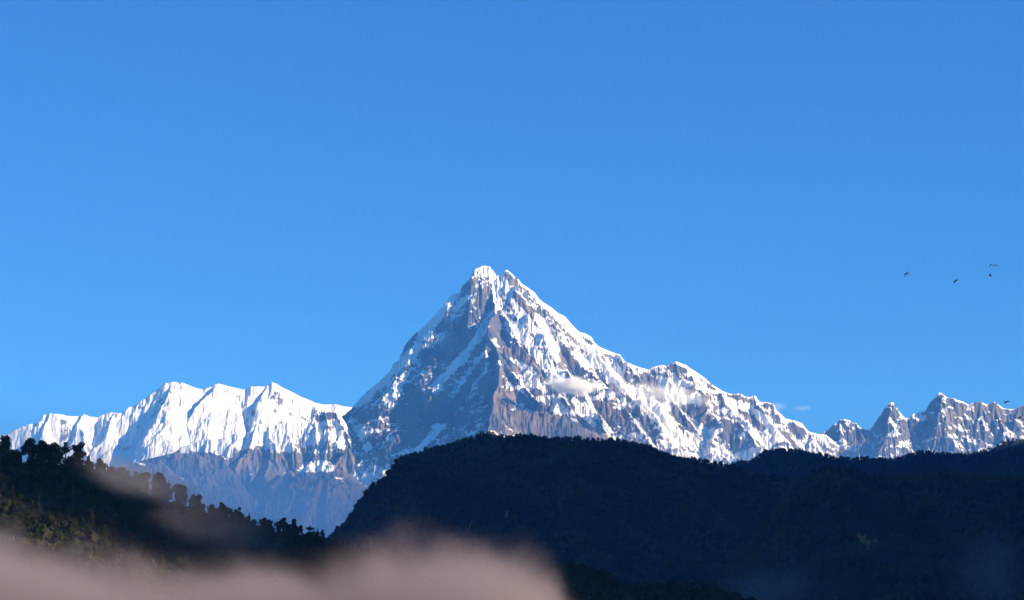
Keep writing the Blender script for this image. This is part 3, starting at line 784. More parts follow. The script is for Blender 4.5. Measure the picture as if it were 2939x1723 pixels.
def plant(kind, X, Y, Z, h, wscale, label, group=None, name=None, category='tree', var=None):
    t = bpy.data.objects.new(name or {'bush': 'bush', 'conifer': 'conifer_tree'}.get(kind, 'broadleaf_tree'), None)
    t.location = (X, Y, Z - 0.02 * h); t.scale = (h * wscale, h * wscale, h)
    t.rotation_euler = (0, 0, rt.uniform(0, 6.28))
    t.empty_display_size = 0.2
    COL.objects.link(t)
    t['label'] = label; t['category'] = category
    if group: t['group'] = group
    tk, cr = TREES[kind][var if var is not None else rt.randrange(len(TREES[kind]))]
    for nm, me in (('trunk', tk), ('crown', cr)):
        o = bpy.data.objects.new(nm, me); COL.objects.link(o); o.parent = t
    return t

def crest_tree(Hh, f, kind, px, top, base, width, label, dy=-4, group=None, **kw):
    """stands where the photograph shows it on the crest: base pixel -> ground, top pixel -> height"""
    Y = f(px) + dy
    X = tan_az(px, base)[0] * Y
    z = ground_at(Hh, X, Y)
    h = P(px, top, Y)[2] - z
    w = width * mppx(Y)
    v = kw.get('var'); v = rt.randrange(len(TREES[kind])) if v is None else v; kw['var'] = v
    unit = WIDTH[kind][v]
    return plant(kind, X, Y, z, h, w / (h * unit), label, group, **kw)

zE = lambda p: tr(450, 1330, 4.2, p)
def cz(f, kind, x, top, base, width, s, label, **kw):
    a = f([(x, top), (x, base)])
    crest_tree(HN, fn, kind, a[0][0], a[0][1], a[1][1], width / s, label, **kw)

G1 = 'trees on the crest of the near hill'
cz(zA, 'dense', 60, 855, 1210, 330, 4.5, "tallest dark dense tree, at the left edge on the near hill crest", group=G1, var=0, dy=-8)
cz(zA, 'bush', 235, 1038, 1200, 120, 4.5, "small round dark tree between the tall edge tree and the spreading crest trees", group=G1, var=0, dy=-9)
cz(zA, 'broad', 385, 893, 1215, 235, 4.5, "broad dark tree with a gap of light in its crown, left of the crest clump", group=G1, var=1, dy=-2)
cz(zA, 'broad', 490, 925, 1215, 190, 4.5, "leaning broad tree merging with its neighbours in the middle of the crest clump", group=G1, var=2, dy=2)
cz(zA, 'broad', 585, 930, 1215, 200, 4.5, "rounded broad tree with slender stems below, left of the thick trunked tree", group=G1, var=3, dy=6)
cz(zA, 'broad', 712, 936, 1235, 240, 4.5, "spreading crest tree on a single thick flaring trunk above the grassy ledge", group=G1, var=0, dy=-10)
cz(zA, 'sparse', 850, 932, 1190, 140, 4.5, "thin see-through tree between the thick trunked tree and the dome shaped tree", group=G1, var=0, dy=3)
cz(zA, 'dense', 1000, 948, 1240, 250, 4.5, "dense dome shaped tree at the right end of the crest clump", group=G1, var=1, dy=-6)
cz(zA, 'bush', 890, 1120, 1240, 190, 4.5, "low dark bush at the left foot of the dome shaped tree", group=G1, var=1, dy=-11, category='bush')
cz(zA, 'bush', 1150, 1180, 1240, 150, 4.5, "low rounded bush right of the dome shaped tree", group=G1, var=2, dy=-6, category='bush')
cz(zA, 'bush', 430, 1090, 1240, 220, 4.5, "wide bush in front of the gap crowned crest tree", group=G1, var=0, dy=-13, category='bush')
for i, x in enumerate((570, 610, 640, 668)):
    cz(zA, 'sparse', x, 1010 + 14 * i, 1215, 60, 4.5, "slender bare stemmed tree in the gap left of the thick trunked tree", group='slender stems in the crest gap', dy=10 + i)
cz(zA, 'bush', 20, 1060, 1240, 330, 4.5, "dark bush at the foot of the tallest tree by the left edge", group=G1, var=1, dy=-14, category='bush')

GM_ = 'mist veiled trees along the falling ridge'
for k, x, top, base, w, lab in (
    ('broad', 1440, 1255, 1320, 120, "low veiled tree first in the mist right of the bare ledge"),
    ('broad', 1540, 1262, 1340, 140, "second veiled tree in the thick mist on the ridge"),
    ('broad', 1625, 1275, 1370, 130, "veiled tree with a flat top in the thick mist"),
    ('dense', 1760, 1320, 1420, 120, "veiled dome shaped tree just before the tall misty pair"),
    ('broad', 1880, 1330, 1480, 190, "large round veiled tree, left of the tall misty pair"),
    ('dense', 2030, 1332, 1490, 130, "tall veiled tree of upright shape in the mist"),
    ('dense', 2120, 1400, 1530, 110, "shorter veiled tree leaning beside the upright misty tree")):
    cz(zA, k, x, top, base, w, 4.5, lab, group=GM_)
for k, x, top, base, w, lab in (
    ('broad', 20, 115, 380, 180, "veiled tree halfway down the misty ridge with a tall crown"),
    ('broad', 115, 228, 420, 170, "veiled round tree with light showing under its crown"),
    ('broad', 265, 250, 450, 230, "biggest veiled round tree halfway down the misty ridge"),
    ('flat', 445, 378, 530, 190, "windswept umbrella shaped tree leaning out of the mist"),
    ('broad', 560, 487, 560, 80, "small round tree left of the lollipop shaped pair"),
    ('broad', 645, 487, 580, 85, "lollipop shaped small tree standing clear on the ridge"),
    ('broad', 752, 540, 620, 110, "flat topped small tree in the last of the mist"),
    ('dense', 845, 580, 640, 60, "low dark tree where the mist ends"),
    ('broad', 892, 548, 640, 80, "round dark tree left of the tallest tree past the mist"),
    ('broad', 958, 528, 660, 95, "tallest dark tree on the ridge just past the mist"),
    ('dense', 1020, 590, 700, 80, "leafy dark tree right below the tallest tree past the mist"),
    ('dense', 1085, 640, 720, 80, "rounded dark tree on the black slope shoulder"),
    ('dense', 1160, 672, 740, 80, "low dark tree before the paired spires")):
    cz(zE, k, x, top, base, w, 4.2, lab, group='dark trees along the ridge line' if x > 800 else GM_)
GT = 'trees silhouetted on the black tail of the ridge'
for k, x, top, base, w, lab in (
    ('conifer', 1225, 695, 770, 42, "first small spire left of the paired conifers"),
    ('conifer', 1262, 675, 790, 48, "left one of the paired pointed conifers"),
    ('conifer', 1297, 676, 790, 48, "right one of the paired pointed conifers"),
    ('conifer', 1340, 708, 800, 46, "third pointed conifer stepping down from the pair"),
    ('dense', 1398, 752, 810, 75, "small dome tree in the dip below the conifers"),
    ('dense', 1455, 770, 815, 60, "low shrubby tree in the ridge dip"),
    ('dense', 1523, 762, 815, 60, "small domed tree midway along the level ridge"),
    ('conifer', 1597, 752, 820, 40, "small spire on the level ridge left of the round crowned tree"),
    ('dense', 1640, 765, 820, 60, "low bushy tree beside the small spire"),
    ('conifer', 1680, 748, 820, 40, "thin spire just left of the round crowned tree"),
    ('broad', 1735, 733, 830, 80, "round crowned little tree with open stem on the level ridge"),
    ('flat', 1842, 748, 850, 110, "flat topped wide tree with daylight under its crown"),
    ('conifer', 1940, 782, 890, 80, "broad pointed tree at the ridge step"),
    ('conifer', 1988, 825, 900, 46, "narrow pointed tree right of the broad pointed tree"),
    ('conifer', 2022, 865, 920, 30, "little spire at the foot of the ridge step"),
    ('conifer', 2075, 868, 940, 44, "lone spire standing against the blue hill"),
    ('dense', 2150, 900, 960, 70, "low round tree on the last stretch of ridge"),
    ('broad', 2230, 898, 970, 70, "open crowned tree on the last stretch of ridge"),
    ('dense', 2310, 930, 1000, 80, "broad low tree near the ridge end"),
    ('dense', 2430, 968, 1050, 80, "last dark tree before the fog swallows the ridge")):
    cz(zE, k, x, top + 0.12 * (base - top), base, w * 0.9, 4.2, lab, group=GT)

# trees scattered over the slope of the near hill
def scatter(Hh, n, seed, spacing, px_rng, py_rng, top_margin, vis=True, clump=None):
    """points on the hill that the camera can see, spread evenly over the ground"""
    r = np.random.RandomState(seed)
    X, Y, Z = Hh['X'], Hh['Y'], Hh['Z']
    el = Z / Y
    run = np.maximum.accumulate(el, 0)
    ok = (el >= run - top_margin) & (Hh['px'] > px_rng[0]) & (Hh['px'] < px_rng[1]) & (Hh['py'] > py_rng[0]) & (Hh['py'] < py_rng[1]) & (Hh['bare'] < 0.3) & (Z > 3)
    bx = Hh['bare']
    for k in (1, 2):                                          # keep the view of the bare patches open
        ok[:-k] &= bx[k:] < 0.3
    w = (Hh['dx'] * Hh['dy']) * ok
    if clump is not None: w = w * clump(X, Y)
    w = w.ravel() / w.sum()
    pick = r.choice(w.size, n, p=w)
    j, i = np.unravel_index(pick, X.shape)
    Yp = Y[j, i] + r.uniform(-.5, .5, n) * Hh['dy']
    Xp = (X[j, i] / Y[j, i]) * Yp + r.uniform(-.5, .5, n) * Hh['dx'][j, i]
    zy, zx = np.gradient(Z); 
    Zp = np.array([ground_at(Hh, a, b) for a, b in zip(Xp, Yp)])
    if spacing:
        keep, seen = [], {}
        for q in range(n):
            c = (int(Xp[q] // spacing), int(Yp[q] // spacing))
            if any((Xp[q] - Xp[s]) ** 2 + (Yp[q] - Yp[s]) ** 2 < spacing ** 2 for di in (-1, 0, 1) for dj in (-1, 0, 1) for s in seen.get((c[0] + di, c[1] + dj), ())):
                continue
            keep.append(q); seen.setdefault(c, []).append(q)
        Xp, Yp, Zp = Xp[keep], Yp[keep], Zp[keep]
    return Xp, Yp, Zp

Xs, Ys, Zs = scatter(HN, 1500, 4, 7.5, (-40, 1080), (1250, 1660), 0.0, clump=lambda X, Y: smooth(-0.25, 0.25, fbm(X / 35, Y / 35, 3, 15)) + 0.03)
cnt = 0
for x, y, z in zip(Xs, Ys, Zs):
    if cnt >= 225: break
    if y > fn(project(x, y, z)[0]) - 12: continue
    k = rt.choices(['broad', 'dense', 'bush', 'conifer', 'sparse'], [4, 4, 3, 1, 1])[0]
    h = rt.uniform(5, 10) * (0.55 if k == 'bush' else 1)
    px_ = project(x, y, z)[0]
    area = 'olive lit slope under the crest clump' if px_ < 330 else ('misty middle slope below the ridge' if px_ < 640 else 'black slope below the spires')
    what = {'broad': 'round crowned tree', 'dense': 'bushy full tree', 'bush': 'low bush', 'conifer': 'narrow pointed tree', 'sparse': 'thin see-through tree'}[k]
    plant(k, x, y, z, h, rt.uniform(0.85, 1.2), f"{what} among others on the {area}", f"{what}s on the {area}", category='bush' if k == 'bush' else 'tree')
    cnt += 1

# trees at the top of the dome shaped hill, and a small pale house beside them
zF = lambda p: tr(1250, 1200, 4.582, p)
for k, x, top, base, w, lab in (('dense', 590, 172, 225, 60, "leftmost of the tall trees at the top of the dome shaped hill"),
    ('dense', 630, 170, 225, 55, "second tall tree at the top of the dome shaped hill"),
    ('dense', 690, 172, 222, 50, "third tall tree, right of the notch on the dome hill top"),
    ('broad', 725, 172, 222, 45, "fourth tall tree at the top of the dome shaped hill"),
    ('broad', 757, 176, 222, 34, "rightmost tall tree next to the tiny house on the dome hill")):
    a = zF([(x, top), (x, base)])
    crest_tree(HC, fc, k, a[0][0], a[0][1], a[1][1], w / 4.582, lab, dy=-10, group='tall trees on top of the dome shaped hill')

# ---------------------------------------------------------------- far forests: instanced leafy crowns
FC = bpy.data.collections.new("forest crowns")
LC = bpy.data.collections.new("undergrowth crowns")
def far_tree(seed, pointed, mat=M_FAR, into=FC):
    r = np.random.RandomState(seed)
    bm = bmesh.new(); bmesh.ops.create_icosphere(bm, subdivisions=2, radius=1.0)
    ph = r.uniform(0, 6, 6)
    for v in bm.verts:
        c = v.co.copy()
        k = 0.82 + 0.16 * math.sin(4 * c.x + ph[0]) * math.sin(4.4 * c.y + ph[1]) + 0.14 * math.sin(5 * c.z + ph[2] + 3 * c.x) + r.uniform(-.07, .07)
        t = (c.z + 1) / 2
        wx = (1.15 - 0.85 * t) if pointed else 1.0
        v.co = (c.x * k * 0.40 * wx, c.y * k * 0.40 * wx, 0.52 + c.z * 0.44 * k)
    V = [np.array(v.co) for v in bm.verts]; F = [[v.index for v in f.verts] for f in bm.faces]
    bm.free()
    lob = [((0, 0, 0.52), (0.42 if not pointed else 0.3, 0.42 if not pointed else 0.3, 0.47))]
    V2, F2 = leaves(r, lob, 110, 0.085)
    o = len(V); V += V2; F += [[i + o for i in f] for f in F2]
    me = raw_mesh('crown', V, F, mat)
    ob = bpy.data.objects.new('crown', me); into.objects.link(ob)
for i in range(5):
    far_tree(900 + i, i == 4)
    far_tree(950 + i, i == 4, M_LOW, LC)

def forest(label, Hh, n, seed, spacing, px_rng, py_rng, hmin, hmax, src=FC):
    X, Y, Z = scatter(Hh, n, seed, spacing, px_rng, py_rng, 0.004)
    r = np.random.RandomState(seed)
    me = bpy.data.meshes.new('forest')
    me.vertices.add(len(X)); me.vertices.foreach_set('co', np.stack([X, Y, Z], -1).astype(np.float32).ravel())
    big = fbm(X / 90, Y / 90, 3, seed)
    h = np.clip(r.uniform(hmin, hmax, len(X)) * (1 + 0.35 * big), hmin * .6, hmax * 1.3)
    a = me.attributes.new('size', 'FLOAT', 'POINT'); a.data.foreach_set('value', h.astype(np.float32))
    a = me.attributes.new('turn', 'FLOAT', 'POINT'); a.data.foreach_set('value', r.uniform(0, 6.28, len(X)).astype(np.float32))
    a = me.attributes.new('pick', 'INT', 'POINT'); a.data.foreach_set('value', r.randint(0, 5, len(X)).astype(np.int32))
    me.update(); me.materials.append(M_FAR)
    ob = bpy.data.objects.new('forest', me); COL.objects.link(ob)
    ob['kind'] = 'stuff'; ob['label'] = label
    ng = bpy.data.node_groups.new('forest', 'GeometryNodeTree')
    ng.interface.new_socket('Geometry', in_out='INPUT', socket_type='NodeSocketGeometry')
    ng.interface.new_socket('Geometry', in_out='OUTPUT', socket_type='NodeSocketGeometry')
    n_in = ng.nodes.new('NodeGroupInput'); n_out = ng.nodes.new('NodeGroupOutput')
    ci = ng.nodes.new('GeometryNodeCollectionInfo'); ci.inputs['Collection'].default_value = src
    ci.inputs['Separate Children'].default_value = True; ci.inputs['Reset Children'].default_value = True
    iop = ng.nodes.new('GeometryNodeInstanceOnPoints'); iop.inputs['Pick Instance'].default_value = True
    def attr(nm, typ):
        q = ng.nodes.new('GeometryNodeInputNamedAttribute'); q.data_type = typ; q.inputs['Name'].default_value = nm
        return q.outputs['Attribute']
    cx = ng.nodes.new('ShaderNodeCombineXYZ'); ng.links.new(attr('turn', 'FLOAT'), cx.inputs['Z'])
    sx = ng.nodes.new('ShaderNodeCombineXYZ'); sz = attr('size', 'FLOAT')
    for k in range(3): ng.links.new(sz, sx.inputs[k])
    ng.links.new(n_in.outputs[0], iop.inputs['Points'])
    ng.links.new(ci.outputs[0], iop.inputs['Instance'])
    ng.links.new(attr('pick', 'INT'), iop.inputs['Instance Index'])
    ng.links.new(cx.outputs[0], iop.inputs['Rotation'])
    ng.links.new(sx.outputs[0], iop.inputs['Scale'])
    ng.links.new(iop.outputs[0], n_out.inputs[0])
    md = ob.modifiers.new('forest', 'NODES'); md.node_group = ng
    return ob
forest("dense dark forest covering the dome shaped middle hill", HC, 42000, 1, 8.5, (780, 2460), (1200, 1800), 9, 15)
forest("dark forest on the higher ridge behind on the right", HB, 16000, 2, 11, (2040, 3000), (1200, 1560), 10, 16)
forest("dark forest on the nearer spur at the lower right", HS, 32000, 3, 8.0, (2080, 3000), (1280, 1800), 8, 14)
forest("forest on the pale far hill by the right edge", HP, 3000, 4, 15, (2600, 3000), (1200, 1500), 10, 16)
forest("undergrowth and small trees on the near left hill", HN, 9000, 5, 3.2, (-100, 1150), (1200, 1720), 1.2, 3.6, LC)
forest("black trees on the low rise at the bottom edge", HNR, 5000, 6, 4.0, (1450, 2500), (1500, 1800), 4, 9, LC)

# the tiny house
Yh = fc(1426) - 6; Xh = tan_az(1426, 1250)[0] * Yh; Zh = ground_at(HC, Xh, Yh)
hs = bpy.data.objects.new('house', None); hs.location = (Xh, Yh, Zh); hs.rotation_euler = (0, 0, 0.35); COL.objects.link(hs)
hs['label'] = "tiny pale house with a rusty roof beside the trees on the dome shaped hill"; hs['category'] = 'house'
def flat_mat(name, c):
    m, nt, nodes, links = mat_new(name)
    pos = N(nt, 'ShaderNodeNewGeometry').outputs['Position']
    bs = N(nt, 'ShaderNodeBsdfPrincipled'); bs.inputs['Roughness'].default_value = 0.85
    links.new(mix_col(nt, noise_node(nt, pos, 0.8), tuple(x * 0.75 for x in c), c), bs.inputs['Base Color'])
    links.new(bs.outputs[0], N(nt, 'ShaderNodeOutputMaterial').inputs['Surface'])
    return m
def hpart(name, V, F, mat, par):
    o = bpy.data.objects.new(name, raw_mesh(name, V, F, mat)); COL.objects.link(o); o.parent = par
    return o
hz = 9.0
hpart('wall', [(-4, -3, 0), (4, -3, 0), (4, 3, 0), (-4, 3, 0), (-4, -3, hz), (4, -3, hz), (4, 3, hz), (-4, 3, hz), (-4, 0, hz + 2), (4, 0, hz + 2)],
      [(0, 1, 5, 4), (2, 3, 7, 6), (1, 2, 6, 9, 5), (3, 0, 4, 8, 7)], flat_mat('pale plaster', (0.62, 0.48, 0.38)), hs)
hpart('roof', [(-4.5, -3.6, hz - .3), (4.5, -3.6, hz - .3), (4.5, 0, hz + 2.2), (-4.5, 0, hz + 2.2), (4.5, 3.6, hz - .3), (-4.5, 3.6, hz - .3),
               (-4.5, -3.6, hz - .1), (4.5, -3.6, hz - .1), (4.5, 0, hz + 2.4), (-4.5, 0, hz + 2.4), (4.5, 3.6, hz - .1), (-4.5, 3.6, hz - .1)],
      [(0, 1, 2, 3), (3, 2, 4, 5), (6, 7, 8, 9), (9, 8, 10, 11), (0, 1, 7, 6), (4, 5, 11, 10), (0, 3, 9, 6), (3, 5, 11, 9), (1, 2, 8, 7), (2, 4, 10, 8)], flat_mat('rusty sheet', (0.35, 0.16, 0.10)), hs)
for wx in (-2, 2):
    hpart('window', [(wx - .6, -3.05, 3), (wx + .6, -3.05, 3), (wx + .6, -3.05, 4.6), (wx - .6, -3.05, 4.6)], [(0, 1, 2, 3)], flat_mat('window dark', (0.03, 0.03, 0.035)), hs)

# ---------------------------------------------------------------- birds
m, nt, nodes, links = mat_new("dark feathers")
pos = N(nt, 'ShaderNodeNewGeometry').outputs['Position']
bs = N(nt, 'ShaderNodeBsdfPrincipled'); bs.inputs['Roughness'].default_value = 0.6
links.new(mix_col(nt, noise_node(nt, pos, 9.0), (0.008, 0.007, 0.006), (0.02, 0.017, 0.014)), bs.inputs['Base Color'])
links.new(bs.outputs[0], N(nt, 'ShaderNodeOutputMaterial').inputs['Surface'])
M_BIRD = m

def bird_mesh(span, dih_in, dih_out, sweep, body=0.5):
    """one continuous skin: beak, head, deep chest, narrowing body, fanned tail and two jointed wings; faces +Y"""
    V, F = [], []
    secs = [(0.30, 0.004, 0.004, 0.0), (0.26, 0.014, 0.014, 0.0), (0.22, 0.040, 0.040, 0.006), (0.17, 0.042, 0.042, 0.006), (0.12, 0.044, 0.046, 0.0), (0.04, 0.075, 0.075, -0.008),
            (-0.08, 0.078, 0.072, -0.008), (-0.18, 0.052, 0.048, 0.0), (-0.26, 0.035, 0.020, 0.004), (-0.36, 0.075, 0.008, 0.004), (-0.44, 0.095, 0.004, 0.004)]
    n = 10
    for (y, rx, rz, cz_) in secs:
        for k in range(n):
            t = 2 * math.pi * k / n
            V.append((rx * math.cos(t), y, cz_ + rz * math.sin(t)))
    for s in range(len(secs) - 1):
        for k in range(n):
            F.append((s * n + k, s * n + (k + 1) % n, (s + 1) * n + (k + 1) % n, (s + 1) * n + k))
    F.append(tuple(range(n))); F.append(tuple(reversed(range((len(secs) - 1) * n, len(secs) * n))))
    for sd in (-1, 1):
        stations = [(0.03, 0.13, -0.18, 0.035), (0.25, 0.20, -0.17, 0.030), (0.5, 0.23, -0.17, 0.024), (0.75, 0.14, -0.20, 0.015), (1.0, -0.08, -0.20, 0.004)]
        o = len(V); px_, pz_ = 0.03, 0.02; last = 0.03
        for (t, le, te, th) in stations:
            d = (t - last) * span / 2; last = t
            ang = dih_in if t <= 0.5 else dih_out
            px_ += d * math.cos(ang); pz_ += d * math.sin(ang)
            b = -sweep * max(0, t - 0.4)
            for (yy, zz) in ((le + b, 0), ((le + te) / 2 + b, th), (te + b, 0), ((le + te) / 2 + b, -th)):
                V.append((sd * px_, yy, pz_ + zz))
        for q in range(len(stations) - 1):
            for k in range(4):
                f = (o + q * 4 + k, o + q * 4 + (k + 1) % 4, o + (q + 1) * 4 + (k + 1) % 4, o + (q + 1) * 4 + k)
                F.append(f if sd > 0 else f[::-1])
        F.append((o, o + 1, o + 2, o + 3)); e = o + (len(stations) - 1) * 4; F.append((e, e + 1, e + 2, e + 3))
    me = raw_mesh('bird', V, F, M_BIRD)
    bm = bmesh.new(); bm.from_mesh(me); bmesh.ops.recalc_face_normals(bm, faces=bm.faces); bm.to_mesh(me); bm.free()
    me.polygons.foreach_set('use_smooth', [True] * len(me.polygons))
    return me
zG = lambda x, y: (2540 + x / 6.31, 730 + y / 6.31)
D2R = math.radians
birds = [  # pixel, distance, span, inner/outer wing angle, sweep, rotation (x, y, z), label
    (zG(1978, 208), 380, 1.05, 0.30, -0.85, 0.05, (30, 4, 8), "bird gliding with wide arched wings, highest of the flock at the right"),
    (zG(1890, 388), 420, 0.85, 0.9, 0.2, 0.3, (70, 30, 60), "small dark bird with folded wings just below the arched wing bird"),
    (zG(1253, 508), 420, 0.80, 0.75, 0.5, 0.1, (35, -15, 25), "bird with raised wings alone between the left bird and the arched wing bird"),
    (zG(406, 338), 400, 0.95, -0.85, -1.4, 0.0, (48, 0, 5), "leftmost bird of the flock, both wings pushed straight down"),
    ((2380 + 2266 / 4.5, 1080 + 343 / 4.5), 420, 0.85, 0.9, 0.75, 0.1, (40, 15, 20), "bird with wings raised in a V above the jagged range"),
    ((2380 + 2186 / 4.5, 1080 + 588 / 4.5), 400, 0.95, 0.6, 0.1, 0.25, (40, 25, 30), "bird flying in front of the jagged rock face, lowest of the flock"),
    ((2380 + 2490 / 4.5, 1080 + 525 / 4.5), 400, 0.95, -0.75, -1.35, 0.0, (48, 12, 10), "bird at the right edge with drooping wings before the rock range"),
]
for (pp, D, span, di, do, sw, rot, lab) in birds:
    me = bird_mesh(span * 2.05, di, do, sw)
    b = bpy.data.objects.new('bird', me); b.location = P(pp[0], pp[1], D); b.rotation_euler = tuple(D2R(a) for a in rot)
    COL.objects.link(b); b['label'] = lab; b['category'] = 'bird'; b['group'] = 'flock of dark birds on the right'
# ---------------------------------------------------------------- air
def box(name, lo, hi, mat, kind=None):
    bm = bmesh.new()
    vs = [bm.verts.new((x, y, z)) for z in (lo[2], hi[2]) for y in (lo[1], hi[1]) for x in (lo[0], hi[0])]
    for f in ((0, 2, 3, 1), (4, 5, 7, 6), (0, 1, 5, 4), (2, 6, 7, 3), (0, 4, 6, 2), (1, 3, 7, 5)):
        bm.faces.new([vs[i] for i in f])
    me = bpy.data.meshes.new(name); bm.to_mesh(me); bm.free()
    me.materials.append(mat)
    o = bpy.data.objects.new(name, me); COL.objects.link(o)
    if kind: o['kind'] = kind
    return o
m, nt, nodes, links = mat_new("blue air")
pv = N(nt, 'ShaderNodeVolumePrincipled')
pv.inputs['Color'].default_value = (0.09, 0.36, 1.0, 1)
pv.inputs['Absorption Color'].default_value = (1, 1, 1, 1)
pv.inputs['Density'].default_value = 1.8e-5
pv.inputs['Anisotropy'].default_value = 0.0
out = N(nt, 'ShaderNodeOutputMaterial'); links.new(pv.outputs[0], out.inputs['Volume'])
box("haze", (-33000, -6500, -5), (33000, 36000, 5600), m, 'stuff')

# ---------------------------------------------------------------- fog, mist and clouds
def puff_material(name, dens, color, scale, soft=1.0, contrast=(0.35, 0.75), aniso=0.2, absorb=(1, 1, 1, 1), seed=0.0, veil=False):
    """a cloud whose body thins out towards its edge and is torn by noise"""
    m, nt, nodes, links = mat_new(name)
    oc = N(nt, 'ShaderNodeTexCoord').outputs['Object']
    ln = N(nt, 'ShaderNodeVectorMath', operation='LENGTH'); links.new(oc, ln.inputs[0])
    mp = N(nt, 'ShaderNodeMapping'); mp.inputs['Scale'].default_value = scale; mp.inputs['Location'].default_value = (seed, seed * 1.7, seed * 0.6)
    links.new(oc, mp.inputs['Vector'])
    nz = noise_node(nt, mp.outputs[0], 1.0, 5, 0.6)
    r = math_node(nt, 'SUBTRACT', 1.0, ln.outputs['Value'])
    body = math_node(nt, 'ADD', math_node(nt, 'MULTIPLY', r, soft), math_node(nt, 'MULTIPLY', math_node(nt, 'SUBTRACT', nz, 0.62), 1.3))
    d = smoothstep_node(nt, body, -0.1 if veil else 0.0, 1.0 if veil else 0.55)
    edge = smoothstep_node(nt, r, 0.0, 0.6 if veil else 0.18)
    d = math_node(nt, 'MULTIPLY', math_node(nt, 'MULTIPLY', d, edge), dens)
    pv = N(nt, 'ShaderNodeVolumePrincipled'); pv.inputs['Color'].default_value = color
    pv.inputs['Absorption Color'].default_value = absorb; pv.inputs['Anisotropy'].default_value = aniso
    links.new(d, pv.inputs['Density'])
    links.new(pv.outputs[0], N(nt, 'ShaderNodeOutputMaterial').inputs['Volume'])
    return m

def puff(name, px, py, Y, rx, rz, ry, mat, roll=0.0, **tags):
    bm = bmesh.new(); bmesh.ops.create_icosphere(bm, subdivisions=3, radius=1.0)
    me = bpy.data.meshes.new(name); bm.to_mesh(me); bm.free(); me.materials.append(mat)
    o = bpy.data.objects.new(name, me); o.location = P(px, py, Y)
    k = mppx(Y)
    o.scale = (rx * k, ry, rz * k); o.rotation_euler = (0, roll, 0)
    COL.objects.link(o)
    for a, v in tags.items(): o[a] = v
    return o

CW = (0.97, 0.95, 0.93, 1)
puff('cloud', 1636, 1108, 23300, 98, 36, 150, puff_material('cloud one', 0.032, CW, (2.6, 2.0, 1.6), 1.0, seed=3.1), roll=D2R(6),
     label="small cream cloud clinging to the rock face right of the shaded wall", category='cloud')
puff('cloud', 1905, 1132, 23300, 190, 40, 160, puff_material('cloud two', 0.0045, CW, (4.0, 2.0, 1.6), 1.0, seed=8.3), roll=D2R(7),
     label="long thin cream cloud drifting across the snowfield on the right flank", category='cloud')
puff('cloud', 2233, 1168, 24500, 36, 20, 100, puff_material('cloud wisp', 0.0016, CW, (2.0, 2.0, 1.6), 1.0, seed=5.2),
     label="faint wisp touching the right shoulder of the big mountain", category='cloud')
puff('cloud', 2305, 1172, 24500, 44, 11, 100, puff_material('cloud streak', 0.0012, CW, (2.5, 2.0, 1.6), 1.0, seed=1.4), roll=D2R(-6),
     label="thin faint streak of cloud in the blue gap before the jagged range", category='cloud')

# fog bank lying in the near valley
def fog_bank(name, tops, Y0, Y1, dens, color, soft, amp, label, big=False):
    """tops: (px, py) along the upper edge; the bank fills everything below it"""
    Ym = (Y0 + Y1) / 2
    pts = [P(p[0], p[1], Ym) for p in tops]
    x0, x1 = pts[0][0], pts[-1][0]
    zmax = max(p[2] for p in pts) + soft * 1.6 + amp
    m, nt, nodes, links = mat_new(name)
    pos = N(nt, 'ShaderNodeTexCoord').outputs['Object']
    sp = N(nt, 'ShaderNodeSeparateXYZ'); links.new(pos, sp.inputs[0])
    mr = N(nt, 'ShaderNodeMapRange'); links.new(sp.outputs['X'], mr.inputs[0]); mr.inputs[1].default_value = x0; mr.inputs[2].default_value = x1
    fc_ = N(nt, 'ShaderNodeFloatCurve'); links.new(mr.outputs[0], fc_.inputs['Value'])
    cu = fc_.mapping.curves[0]
    for q, p in enumerate(pts):
        t = (p[0] - x0) / (x1 - x0); v = p[2] / zmax
        if q == 0: cu.points[0].location = (t, v)
        elif q == len(pts) - 1: cu.points[-1].location = (t, v)
        else: cu.points.new(t, v)
    fc_.mapping.update()
    top = math_node(nt, 'MULTIPLY', fc_.outputs[0], zmax)
    mp = N(nt, 'ShaderNodeMapping'); mp.inputs['Scale'].default_value = ((1 / 900.0, 1 / 900.0, 1 / 500.0) if big else (1 / 20.0, 1 / 220.0, 1 / 17.0)); links.new(pos, mp.inputs['Vector'])
    nz = noise_node(nt, mp.outputs[0], 1.0, 5, 0.55)
    dd = math_node(nt, 'SUBTRACT', top, sp.outputs['Z'])
    dd = math_node(nt, 'ADD', dd, math_node(nt, 'MULTIPLY', math_node(nt, 'SUBTRACT', nz, 0.5), amp * 2))
    d = smoothstep_node(nt, dd, -soft, soft * 1.5)
    d = math_node(nt, 'MULTIPLY', math_node(nt, 'MULTIPLY', d, d), dens)
    pv = N(nt, 'ShaderNodeVolumePrincipled'); pv.inputs['Color'].default_value = color
    pv.inputs['Anisotropy'].default_value = 0.0
    links.new(d, pv.inputs['Density'])
    links.new(pv.outputs[0], N(nt, 'ShaderNodeOutputMaterial').inputs['Volume'])
    o = box(name, (x0, Y0, 2), (x1, Y1, zmax), m, 'stuff'); o['label'] = label
    return o
k_ = 2939 / 2519.0
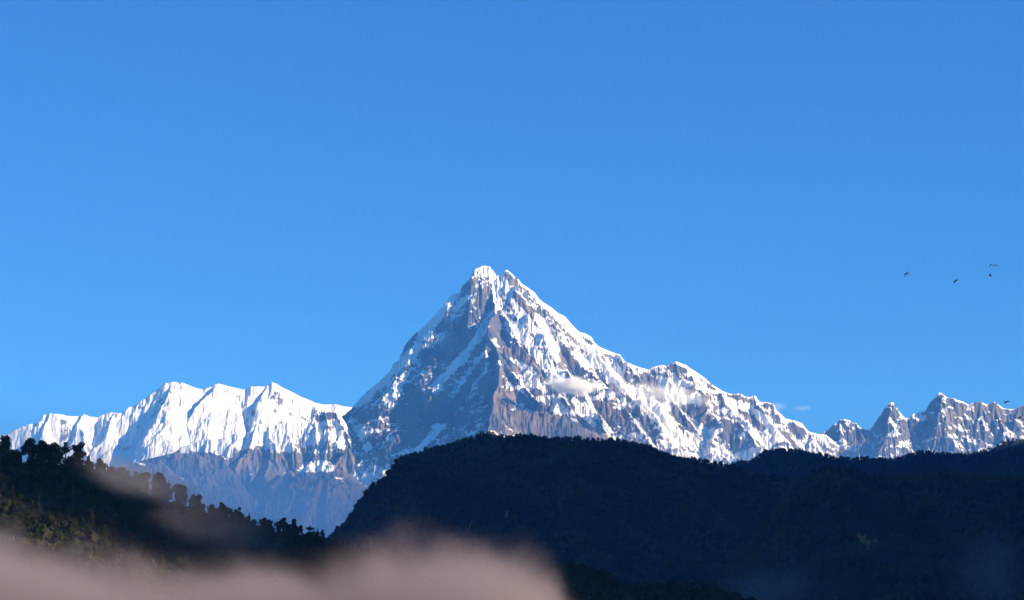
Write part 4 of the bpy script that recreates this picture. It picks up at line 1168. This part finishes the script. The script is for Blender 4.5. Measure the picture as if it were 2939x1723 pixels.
tops = [(a * k_, b * k_) for a, b in ((-160, 1315), (0, 1345), (100, 1372), (250, 1408), (400, 1422), (600, 1430), (750, 1428), (860, 1422), (950, 1394), (1080, 1376), (1200, 1386), (1290, 1402), (1345, 1428), (1390, 1500), (1500, 1660))]
fog_bank('fog', tops, 620, 780, 0.028, (0.39, 0.33, 0.35, 1), 7.5, 8.5, "pinkish grey fog bank filling the valley along the bottom")
# blue valley haze pooled at the feet of the snow mountains
tops = [(-300, 1180), (300, 1250), (600, 1290), (900, 1330), (1100, 1360), (1500, 1300), (1900, 1290), (2400, 1290), (3100, 1290)]
fog_bank('valley_haze', tops, 17500, 21500, 3.2e-4, (0.075, 0.21, 0.52, 1), 300, 60, "blue haze pooled in the deep valley below the snow mountains", big=True)

MG = (0.42, 0.39, 0.40, 1)
puff('mist', 415, 1385, 1075, 290, 85, 34, puff_material('mist one', 0.036, MG, (2.2, 1.5, 1.8), 1.0, seed=2.2, absorb=(0, 0, 0, 1), veil=True), roll=D2R(18), kind='stuff', label="grey mist drifting over the trees of the near ridge")
puff('mist', 640, 1520, 1060, 330, 120, 30, puff_material('mist two', 0.018, MG, (2.5, 1.5, 1.8), 1.0, seed=6.6, absorb=(0, 0, 0, 1), veil=True), roll=D2R(14), kind='stuff', label="thin mist on the lower slope of the near hill")
puff('mist', 10, 1560, 950, 100, 120, 25, puff_material('mist three', 0.02, MG, (2.0, 1.5, 1.8), 1.0, seed=9.6, absorb=(0, 0, 0, 1), veil=True), kind='stuff', label="mist rising at the left edge")
puff('mist', 2216, 1690, 2300, 270, 110, 90, puff_material('mist four', 0.006, MG, (2.2, 1.5, 1.8), 1.0, seed=4.6, absorb=(0, 0, 0, 1), veil=True), kind='stuff', label="faint smoke low in front of the dark hills")
puff('mist', 2850, 1650, 2300, 190, 190, 90, puff_material('mist five', 0.005, MG, (2.0, 1.5, 1.8), 1.0, seed=7.4, absorb=(0, 0, 0, 1), veil=True), kind='stuff', label="faint smoke at the lower right")
